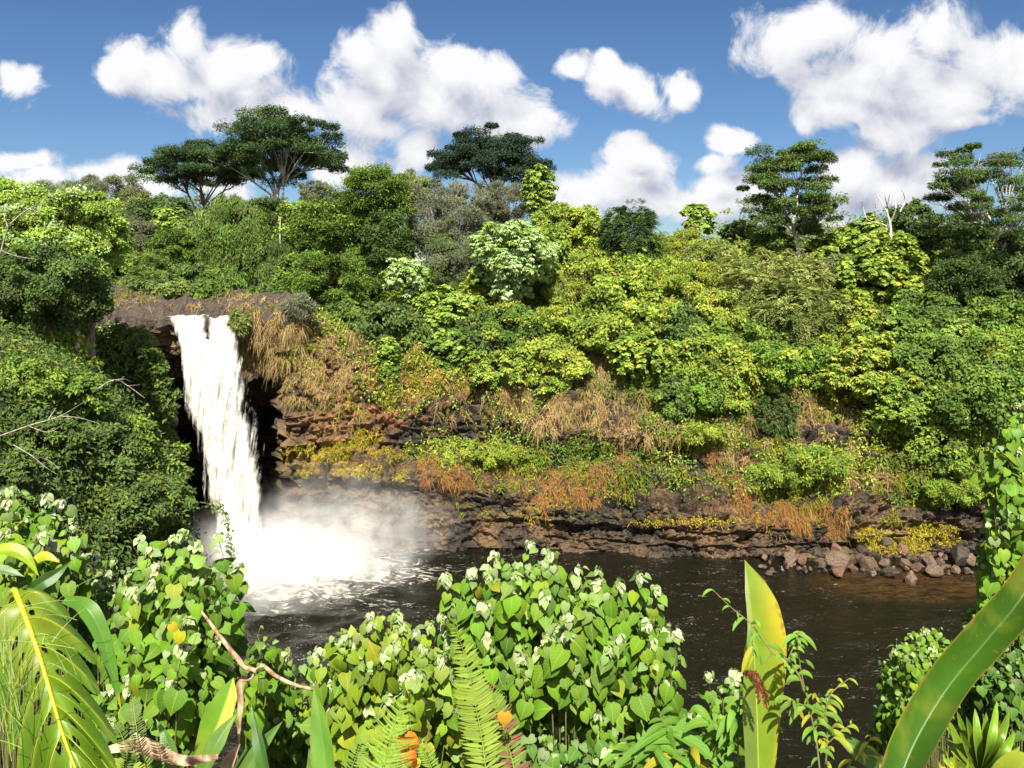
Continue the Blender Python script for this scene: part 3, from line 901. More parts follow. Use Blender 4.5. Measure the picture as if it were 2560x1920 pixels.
def trunk_mesh(rng, base, fork, tips, r0, lean=.1, limbs=10, twig=.25):
    mb = MB()
    base = np.asarray(base, float); fork = np.asarray(fork, float)
    H = np.linalg.norm(fork - base)
    mid_ = (base + fork) / 2 + rng.normal(size=3) * np.array([1, 1, .2]) * H * lean * .5
    mb.tube(bez(base, mid_, fork, 8), np.linspace(r0, r0 * .6, 8), 7)
    tips = np.asarray(tips)[rng.permutation(len(tips))[:limbs]]
    ng = int(np.clip(len(tips) // 5, 2, 8))
    cen = tips[:ng].copy()
    for _ in range(5):                                    # tips that lie together share a limb
        lab = np.argmin(((tips[:, None] - cen[None]) ** 2).sum(-1), 1)
        for g_ in range(ng):
            if (lab == g_).any(): cen[g_] = tips[lab == g_].mean(0)
    for g_ in range(ng):
        mine = tips[lab == g_]
        if not len(mine): continue
        st = base + (fork - base) * rng.uniform(.62, 1.0)
        join = st + (cen[g_] - st) * rng.uniform(.45, .62)
        ln = np.linalg.norm(join - st)
        c1 = st + (join - st) * .5 + UPV * .10 * ln * rng.uniform(-.3, 1.0) + rng.normal(size=3) * .07 * ln
        ra = r0 * .5 * (.55 + .45 * min(1, len(mine) / 6))
        mb.tube(bez(st, c1, join, 7), np.linspace(ra, ra * .55, 7), 6)
        for tip in mine:
            s0 = st + (join - st) * rng.uniform(.75, 1.0)
            if rng.random() < .6: s0 = join
            l2 = np.linalg.norm(tip - s0)
            c2 = (s0 + tip) / 2 + UPV * .10 * l2 * rng.uniform(-.6, 1.0) + rng.normal(size=3) * .09 * l2
            pts = bez(s0, c2, tip, 7)
            mb.tube(pts, np.linspace(ra * .48, ra * .12, 7), 5)
            for _ in range(2):
                k2 = rng.integers(2, 6)
                e = pts[k2] + (tip - pts[k2]) * rng.uniform(.5, .9) + rng.normal(size=3) * np.array([1, 1, .35]) * l2 * .16
                mb.tube(bez(pts[k2], (pts[k2] + e) / 2 + rng.normal(size=3) * .04 * l2, e, 4), np.linspace(ra * .22, ra * .07, 4), 4)
    return mb


def foliage(rng, mb, clumps, style, pal, L, nper, rc, centre):
    """fill the clumps with leaf-sized faces"""
    n = len(clumps)
    cpal = pick(rng, pal, n, .15)
    for k in range(n):
        c = clumps[k]; rk = rc * rng.uniform(.5, 1.45)
        m = max(4, int(nper * rng.uniform(.7, 1.3)))
        tint = rng.uniform(.72, 1.25)
        col = (pick(rng, pal, m) * .65 + cpal[k] * .35) * tint
        outw = unit(c - centre + 1e-6)
        if style in ('broad', 'fine', 'grey', 'drape'):
            d = rdir(rng, m)
            d = unit(d + .55 * outw + .35 * UPV)
            r = rk * rng.random(m) ** .45 * np.where(rng.random(m) < .12, rng.uniform(1.1, 1.6, m), 1.05)
            flat = np.array([1, 1, .72]) if style != 'drape' else np.array([.8, .8, 1.25])
            pos = c + d * r[:, None] * flat
            nrm = unit(d * .7 + UPV * .45 + np.array([0, -.25, 0]) + rng.normal(size=(m, 3)) * .6)
            t_ = unit(np.cross(nrm, rdir(rng, m)) + outw * .25 - UPV * (.25 if style != 'drape' else 1.1))
            if style == 'grey':
                t_ = unit(outw * .6 + UPV * .5 + rng.normal(size=(m, 3)) * .6)
            ws = np.full(m, 1.0) if style == 'broad' else np.full(m, .55 if style != 'grey' else .38)
            leaves(mb, DIA, pos, t_, nrm, L * rng.uniform(.6, 1.25, m), col, ws)
        elif style in ('tier', 'umbrella'):
            a = rng.random(m) * 6.283; rr = rk * np.sqrt(rng.random(m))
            pos = c + np.stack([np.cos(a) * rr, np.sin(a) * rr, rng.normal(size=m) * rk * (.17 if style == 'umbrella' else .26) - .12 * rr * rr / rk], -1)
            nrm = unit(UPV + rng.normal(size=(m, 3)) * .38 + outw * .15)
            t_ = unit(np.stack([np.cos(a), np.sin(a), -.25 + 0 * a], -1) + rng.normal(size=(m, 3)) * .5)
            leaves(mb, DIA, pos, t_, nrm, L * rng.uniform(.6, 1.3, m), col, np.full(m, .62))
        elif style == 'rosette':                          # whorls of drooping hand-sized leaves
            nr_ = max(2, m // 11)
            for j in range(nr_):
                d = unit(rng.normal(size=3) + .8 * outw + .7 * UPV)
                rc_ = c + d * rk * rng.uniform(.35, 1.0)
                mm = 11
                a = np.arange(mm) * 6.283 / mm + rng.random() * 6
                ax = unit(d * .5 + UPV + rng.normal(size=3) * .2)
                s1 = unit(np.cross(ax, rng.normal(size=3))); s2 = np.cross(ax, s1)
                rad = np.cos(a)[:, None] * s1 + np.sin(a)[:, None] * s2
                t_ = unit(rad + ax * rng.uniform(-.75, .25, (mm, 1)) - UPV * .15)
                nrm = unit(ax * .8 + rad * .55 + rng.normal(size=(mm, 3)) * .15)
                cc = pick(rng, pal, mm, .15) * rng.uniform(.85, 1.15)
                leaves(mb, OVALW if L > .5 else DIA, rc_ + rad * .05, t_, nrm, L * rng.uniform(.75, 1.15, mm), cc)
        elif style == 'feather':                          # sprays of narrow leaflets along arching twigs
            ns = max(3, m // 12)
            for j in range(ns):
                d = unit(rng.normal(size=3) * .8 + .8 * outw + .35 * UPV)
                s0 = c + d * rk * .25; ln = rk * rng.uniform(.7, 1.3)
                kk = 12; tt = np.linspace(.1, 1, kk)
                pts = s0 + d * ln * tt[:, None] - UPV * (ln * .45 * tt ** 2)[:, None]
                sd = unit(np.cross(d, UPV + rng.normal(size=3) * .3)) * np.where(np.arange(kk) % 2, 1, -1)[:, None]
                t_ = unit(sd * .8 + d * .6 - UPV * .25)
                nrm = unit(UPV + d * .3 + rng.normal(size=(kk, 3)) * .3)
                leaves(mb, DIA, pts, t_, nrm, L * rng.uniform(.7, 1.2, kk) * (1.1 - .4 * tt), pick(rng, pal, kk, .15) * tint, np.full(kk, .6))


TREES = {}


def plant(name, label, cat, px, py, rx, ry, Y, style, pal, group=None, L=None, n=None, nper=None, rc=None, shape=None, depth=None,
          trunk=True, bark=None, base=None, r0=None, limbs=10, seed=None, accent=None, clump_in=1.0, root_dir=None):
    rng = np.random.default_rng(abs(hash((px, py, rx))) % 2 ** 31 if seed is None else seed)
    wall_root = None
    if Y is None:
        for k_ in range(14):
            h, nrm = hit(px, py + 12 * k_, bvh_cliff if root_dir is None else bvh_bank)
            if h is not None and h[1] < 125: break
        wall_root = h
        Y = h[1] * 1.0 - .45 * rx / F * h[1]
    s = Y / F
    c = P(px, py, Y); R = np.array([rx * s, (depth or .85) * rx * s, ry * s])
    rm = (R[0] * R[2]) ** .5
    n = int(2.2 * (n or np.clip(14 + rm * 5.0, 14, 70))) if style not in ('umbrella',) else n
    rc = (rc or (.42 if style not in ('tier', 'umbrella') else .42)) * rm * (24 / n) ** .22 * .78
    L = L or {'broad': .47, 'fine': .34, 'grey': .36, 'drape': .42, 'tier': .40, 'umbrella': .38, 'rosette': .62, 'feather': .40}[style]
    L = L * np.clip(Y / 85, .55, 1.3) * .84
    nper = nper or int(np.clip(2.1 * 4 * math.pi * rc * rc * .6 / (L * L * .27), 40, 560))
    cl = crown_clumps(rng, c, R * (1 - .30 * clump_in * rc / rm), n, shape or ('umbrella' if style == 'umbrella' else 'round'))
    mb = MB()
    foliage(rng, mb, cl, style, pal, L, nper, rc, c)
    if accent:
        k = rng.permutation(n)[:max(2, int(n * .5))]
        foliage(rng, mb, cl[k] + rng.normal(size=(len(k), 3)) * rc * .4 + (np.array([0, -.5, .3]) * rc), style, accent, L, nper // 5, rc * 1.0, c)
    bx, by_ = (c[0], c[1]) if base is None else (P(base[0], HOR, Y)[0], Y)
    gz = ground_z(bx + rng.normal() * .02, by_, z0=c[2] + R[2] * .2)
    bz = min(gz, c[2] - R[2] * .55) - .25
    bpt = np.array([bx, by_, bz])
    if root_dir is not None:                              # roots in the bank beside it
        loc, *_ = bvh.ray_cast(Vector(c), Vector(root_dir).normalized())
        if loc is not None: bpt = np.array(loc) + .2 * np.array(Vector(root_dir).normalized())
        bz = bpt[2]
    if wall_root is not None and root_dir is None and bz < c[2] - R[2] * 1.3:
        bpt = np.array(wall_root) + np.array([0, .1, -.2]); bz = bpt[2]; root_dir = (0, 1, -.3)
    o = thing(name, label, cat, tuple(bpt), group)
    fork = np.array([c[0], c[1], c[2] - R[2] * (.45 if style != 'umbrella' else .75)])
    if root_dir is not None: fork = .7 * c + .3 * bpt
    if base is not None: fork[0] = .65 * c[0] + .35 * bx
    if fork[2] - bz < .3 and root_dir is None: fork[2] = bz + .3
    r0 = r0 or float(np.clip(.045 * rm + .02 * (fork[2] - bz), .05, .5))
    if trunk:
        trunk_mesh(rng, bpt, fork, cl, r0, limbs=limbs).build('trunk', bark or M_BARK, o, smooth=True)
    mb.build('crown', M_LEAF, o)
    return o


TR = 'trees on the plateau beyond the falls'
# --- tall umbrella trees on the skyline
plant('umbrella_tree', 'tallest flat-topped umbrella tree on the skyline above the waterfall', 'tree', 692, 378, 190, 112, 120, 'umbrella', 'alb', TR, n=110, L=.38, limbs=80, bark=M_PALEBARK, base=(705, 0), r0=.42, rc=.36, nper=760)
plant('umbrella_tree', 'lower dark umbrella tree leaning against the tallest one above the waterfall', 'tree', 500, 425, 150, 78, 124, 'umbrella', 'alb', TR, n=80, L=.38, limbs=60, base=(520, 0), r0=.36, rc=.38, nper=700)
plant('umbrella_tree', 'dark blue-green umbrella tree with bare forked limbs behind grey scrub', 'tree', 1228, 402, 160, 92, 126, 'umbrella', 'albblue', TR, n=110, L=.38, limbs=80, base=(1240, 0), r0=.42, rc=.36, nper=760)
plant('umbrella_tree', 'lone upright umbrella tree with a pale trunk standing on the ridge', 'tree', 1972, 468, 118, 130, 98, 'umbrella', 'albwarm', TR, n=84, L=.40, limbs=60, bark=M_PALEBARK, base=(2003, 0), r0=.30, rc=.31, nper=560, accent='mid', shape='round')
plant('umbrella_tree', 'wide airy umbrella tree with many pale limbs at the far right', 'tree', 2480, 480, 192, 140, 84, 'umbrella', 'albwarm', TR, n=84, L=.38, limbs=80, bark=M_PALEBARK, base=(2520, 0), r0=.30, rc=.27, nper=520, shape='round')
# --- trees on the plateau behind the fall
plant('plateau_tree', 'olive-brown rounded tree on the skyline left of the umbrella trees', 'tree', 255, 500, 112, 56, 132, 'fine', 'brown', TR)
plant('plateau_tree', 'low olive tree at the far left of the skyline', 'tree', 120, 510, 80, 50, 130, 'fine', 'olive', TR)
plant('plateau_tree', 'dark green bushy tree under the lower umbrella tree', 'tree', 405, 540, 95, 48, 116, 'broad', 'dark', TR)
plant('plateau_tree', 'small pale green tree among dark trees left of the waterfall', 'tree', 422, 555, 34, 40, 108, 'rosette', 'palegreen', TR, n=14)
plant('plateau_tree', 'brownish shrubby tree behind the lava ledge on the left', 'tree', 335, 605, 70, 66, 106, 'fine', 'brown', TR)
plant('plateau_tree', 'dark tree filling the gap left of the lava ledge', 'tree', 290, 680, 70, 60, 102, 'broad', 'mid', TR)
plant('plateau_tree', 'dark green tree with a forked pale trunk above the ledge', 'tree', 440, 635, 88, 66, 103, 'tier', 'mid', TR, bark=M_PALEBARK, base=(446, 0), n=40)
plant('plateau_tree', 'yellow-green drooping tree above the top of the waterfall', 'tree', 585, 610, 92, 108, 99, 'drape', 'mid', TR, accent='olive', n=46)
plant('plateau_tree', 'tall dark green tree below the tallest umbrella tree', 'tree', 690, 575, 78, 80, 106, 'tier', 'dark', TR, n=44, accent='mid')
plant('plateau_tree', 'small brown rounded tree peeping over the dark tree', 'tree', 790, 490, 46, 42, 112, 'fine', 'brown', TR)
plant('plateau_tree', 'deep shaded tree at the brink right of the waterfall top', 'tree', 690, 680, 62, 75, 97, 'drape', 'deep', TR)
plant('pandanus', 'drooping long-leaved pandanus just above the waterfall brink', 'plant', 572, 705, 38, 40, 92, 'drape', 'mid', None, n=12, L=.9, nper=60)
plant('pandanus', 'drooping long-leaved pandanus right of the waterfall brink', 'plant', 660, 745, 38, 42, 90, 'drape', 'mid', None, n=12, L=.9, nper=60)
plant('plateau_tree', 'tiered bright green tree whose top spreads on the skyline', 'tree', 930, 490, 92, 82, 96, 'tier', 'mid', TR, n=46, accent='bright')
plant('plateau_tree', 'fresh green tree left of the tiered skyline tree', 'tree', 815, 570, 72, 85, 95, 'tier', 'mid', TR, n=46, accent='bright')
plant('plateau_tree', 'broad green tree overhanging the cliff right of the waterfall', 'tree', 830, 715, 118, 92, 89, 'tier', 'mid', TR, n=60, accent='gloss', rc=.34)
plant('plateau_tree', 'dark tree in front of the grey scrub', 'tree', 965, 620, 66, 85, 93, 'tier', 'dark', TR, n=36, accent='mid')
plant('scrub_tree', 'large grey-brown twiggy tree in the middle of the skyline', 'tree', 1110, 560, 118, 100, 101, 'grey', 'grey', TR, n=64, bark=M_PALEBARK, limbs=40)
plant('scrub_tree', 'grey twiggy tree under the dark umbrella tree', 'tree', 1265, 510, 90, 56, 108, 'grey', 'grey', TR, n=44, limbs=24)
plant('scrub_tree', 'yellowish scrubby tree beside the tiered skyline tree', 'tree', 1030, 470, 52, 42, 104, 'fine', 'olive', TR)
plant('scrub_tree', 'grey-brown scrub low between the pale trees', 'tree', 1180, 660, 50, 55, 92, 'grey', 'grey', TR, limbs=18)
plant('kukui_tree', 'large pale whitish-green tree in the middle of the far bank', 'tree', 1285, 645, 112, 98, 88, 'rosette', 'pale', TR, n=50, L=.5, accent='palegreen')
plant('kukui_tree', 'smaller pale whitish-green tree above the left of the cliff', 'tree', 1015, 690, 62, 52, 86, 'rosette', 'pale', TR, n=28, L=.5, accent='palegreen')
plant('spire_tree', 'slim pale green spire against the sky beside the umbrella tree', 'tree', 1350, 470, 46, 60, 100, 'rosette', 'palegreen', TR, n=22, L=.5)
plant('plateau_tree', 'yellow-green rounded tree right of the pale tree', 'tree', 1445, 580, 82, 66, 97, 'broad', 'yel', TR, n=44, accent='bright')
plant('plateau_tree', 'green tree under the slim pale spire', 'tree', 1380, 545, 62, 40, 99, 'broad', 'bright', TR)
plant('acacia_tree', 'dark feathery tree with thin trunks on the ridge', 'tree', 1575, 600, 78, 92, 94, 'feather', 'alb', TR, n=44, bark=M_PALEBARK, accent='mid')
plant('plateau_tree', 'small pale tree standing alone on the ridge skyline', 'tree', 1745, 545, 38, 42, 104, 'rosette', 'palegreen', TR, n=16)
plant('plateau_tree', 'dark low tree on the ridge left of the lone umbrella tree', 'tree', 1850, 580, 44, 26, 108, 'broad', 'dark', TR)
plant('plateau_tree', 'dark tree behind the dead white branches on the ridge', 'tree', 2290, 555, 60, 50, 100, 'broad', 'dark', TR)
plant('plateau_tree', 'shady dark green tree below the wide umbrella tree', 'tree', 2420, 690, 105, 75, 83, 'tier', 'dark', TR, n=46)
plant('plateau_tree', 'dark green tree at the right edge under the umbrella limbs', 'tree', 2560, 690, 80, 110, 82, 'broad', 'dark', TR)
plant('plateau_tree', 'small dark tree left of the wide umbrella tree', 'tree', 2330, 620, 55, 50, 88, 'tier', 'dark', TR)

plant('plateau_tree', 'dark bushy tree low behind the left end of the lava ledge', 'tree', 260, 665, 80, 90, 98, 'broad', 'mid', TR)
plant('plateau_tree', 'olive undergrowth tree between the brownish tree and the forked pale trunk', 'tree', 375, 690, 62, 56, 97, 'fine', 'mid', TR, accent='olive')
plant('plateau_tree', 'dark bushy tree right under the forked pale trunk', 'tree', 480, 705, 58, 48, 95, 'broad', 'dark', TR, accent='mid')
plant('plateau_tree', 'mid green tree filling in left of the yellow-green drooping tree', 'tree', 505, 610, 62, 70, 107, 'broad', 'mid', TR, accent='olive')
plant('plateau_tree', 'dark tree closing the gap behind the drooping tree', 'tree', 620, 590, 66, 70, 110, 'broad', 'dark', TR, accent='mid')
plant('plateau_tree', 'green tree between the tall dark tree and the fresh green tree', 'tree', 755, 600, 62, 95, 100, 'broad', 'mid', TR, accent='bright')
plant('plateau_tree', 'shrubby tree at the brink between the two pandanus plants', 'tree', 620, 760, 46, 34, 89, 'fine', 'mid', TR, accent='olive')
plant('plateau_tree', 'green tree low on the rim left of the overhanging tree', 'tree', 745, 700, 58, 70, 92, 'broad', 'mid', TR, accent='bright')
plant('plateau_tree', 'leafy tree behind the overhanging green tree', 'tree', 900, 650, 70, 90, 97, 'broad', 'mid', TR, accent='bright')
plant('plateau_tree', 'dark tree under the left umbrella trees on the skyline', 'tree', 560, 545, 70, 40, 122, 'broad', 'dark', TR)
plant('plateau_tree', 'olive tree on the skyline between the brown and the dark bushy tree', 'tree', 340, 540, 60, 60, 118, 'fine', 'olive', TR)
plant('plateau_tree', 'scrubby tree in the gap left of the big pale tree', 'tree', 1120, 650, 60, 70, 96, 'fine', 'brown', TR, accent='mid')
plant('plateau_tree', 'green tree between the pale tree and the yellow-green rounded tree', 'tree', 1370, 620, 60, 60, 94, 'broad', 'bright', TR)
plant('plateau_tree', 'low dark tree on the skyline right of the wide umbrella tree base', 'tree', 2400, 600, 70, 55, 96, 'broad', 'dark', TR, accent='mid')
for lab, px, py, rx, ry, pal_ in [('mid green bush on the lava ledge far left of the waterfall', 270, 728, 48, 26, 'mid'), ('dark bush on the lava ledge left of the waterfall', 350, 722, 52, 30, 'dark'), ('olive bush right behind the brink of the waterfall', 430, 728, 46, 24, 'olive'),
                                  ('green bush right behind the right part of the brink', 520, 730, 46, 26, 'mid'), ('dark green bush behind the pandanus at the brink', 705, 748, 50, 32, 'dark'), ('bright bush on the rim under the overhanging tree', 780, 770, 46, 26, 'bright')]:
    plant('ledge_bush', lab, 'bush', px, py, rx, ry, 88, 'broad', pal_, 'bushes on the lava ledge', accent='mid')
# --- trees on the near left bank
LB = 'trees on the left bank'
plant('bank_tree', 'big pale-leaved tree at the upper left', 'tree', 130, 580, 155, 120, 61, 'broad', 'palegreen', LB, n=70, accent='pale', L=.42, rc=.28)
plant('bank_tree', 'pale leafy crown right of the big upper left tree', 'tree', 240, 585, 66, 95, 63, 'broad', 'palegreen', LB, n=40, L=.42)
plant('bank_tree', 'tree at the top left corner of the woods against the sky', 'tree', 30, 520, 95, 75, 63, 'broad', 'palegreen', LB, n=40, L=.42)
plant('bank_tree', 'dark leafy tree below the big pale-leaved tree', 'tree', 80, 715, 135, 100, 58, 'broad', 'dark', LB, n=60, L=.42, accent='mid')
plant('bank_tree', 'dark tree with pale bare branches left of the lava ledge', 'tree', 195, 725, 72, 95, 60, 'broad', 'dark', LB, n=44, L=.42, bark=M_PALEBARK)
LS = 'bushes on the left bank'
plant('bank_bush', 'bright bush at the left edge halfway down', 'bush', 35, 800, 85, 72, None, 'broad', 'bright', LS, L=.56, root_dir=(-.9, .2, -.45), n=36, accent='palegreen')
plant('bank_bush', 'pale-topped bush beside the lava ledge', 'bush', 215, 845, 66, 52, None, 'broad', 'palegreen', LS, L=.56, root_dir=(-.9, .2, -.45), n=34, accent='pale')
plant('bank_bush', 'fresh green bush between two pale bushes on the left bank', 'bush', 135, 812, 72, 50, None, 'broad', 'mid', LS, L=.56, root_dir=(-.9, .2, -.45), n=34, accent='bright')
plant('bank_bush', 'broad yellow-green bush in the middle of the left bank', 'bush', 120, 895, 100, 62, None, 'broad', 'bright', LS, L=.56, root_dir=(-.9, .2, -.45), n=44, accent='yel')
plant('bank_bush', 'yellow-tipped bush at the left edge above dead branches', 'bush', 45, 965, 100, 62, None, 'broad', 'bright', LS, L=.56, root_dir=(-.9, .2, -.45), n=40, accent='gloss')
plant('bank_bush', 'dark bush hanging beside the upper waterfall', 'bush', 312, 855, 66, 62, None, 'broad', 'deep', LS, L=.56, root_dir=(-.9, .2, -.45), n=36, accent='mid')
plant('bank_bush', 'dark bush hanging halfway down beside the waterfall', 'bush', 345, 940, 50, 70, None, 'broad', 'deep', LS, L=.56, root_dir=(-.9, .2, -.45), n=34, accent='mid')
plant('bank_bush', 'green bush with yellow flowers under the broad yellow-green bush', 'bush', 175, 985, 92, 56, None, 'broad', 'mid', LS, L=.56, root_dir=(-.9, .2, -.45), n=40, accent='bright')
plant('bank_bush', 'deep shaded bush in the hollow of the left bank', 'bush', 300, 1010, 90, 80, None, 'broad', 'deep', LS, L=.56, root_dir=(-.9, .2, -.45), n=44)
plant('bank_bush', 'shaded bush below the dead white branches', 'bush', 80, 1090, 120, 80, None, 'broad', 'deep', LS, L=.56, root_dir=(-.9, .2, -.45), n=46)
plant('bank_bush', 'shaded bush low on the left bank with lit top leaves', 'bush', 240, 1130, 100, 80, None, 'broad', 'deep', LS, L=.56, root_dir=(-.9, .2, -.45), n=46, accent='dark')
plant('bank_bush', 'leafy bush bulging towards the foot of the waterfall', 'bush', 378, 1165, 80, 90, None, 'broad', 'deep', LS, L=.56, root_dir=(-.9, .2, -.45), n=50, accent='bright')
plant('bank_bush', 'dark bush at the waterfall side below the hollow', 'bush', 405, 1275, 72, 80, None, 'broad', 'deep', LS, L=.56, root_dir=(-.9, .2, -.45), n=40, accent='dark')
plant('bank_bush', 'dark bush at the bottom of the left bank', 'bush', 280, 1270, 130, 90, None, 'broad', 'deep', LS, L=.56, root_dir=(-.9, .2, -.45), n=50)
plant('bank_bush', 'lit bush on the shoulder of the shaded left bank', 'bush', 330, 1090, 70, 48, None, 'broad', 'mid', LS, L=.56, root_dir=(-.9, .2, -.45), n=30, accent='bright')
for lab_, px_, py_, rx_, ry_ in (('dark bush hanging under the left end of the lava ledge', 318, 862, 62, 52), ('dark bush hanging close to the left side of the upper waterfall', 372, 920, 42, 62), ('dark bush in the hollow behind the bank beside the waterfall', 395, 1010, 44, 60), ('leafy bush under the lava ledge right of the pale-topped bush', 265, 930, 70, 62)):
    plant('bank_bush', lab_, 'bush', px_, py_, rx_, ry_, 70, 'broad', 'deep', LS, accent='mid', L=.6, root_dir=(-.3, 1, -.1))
plant('bank_bush', 'shaded bush at the left edge low on the bank', 'bush', -40, 1230, 130, 100, None, 'broad', 'deep', LS, L=.56, root_dir=(-.9, .2, -.45), n=46)

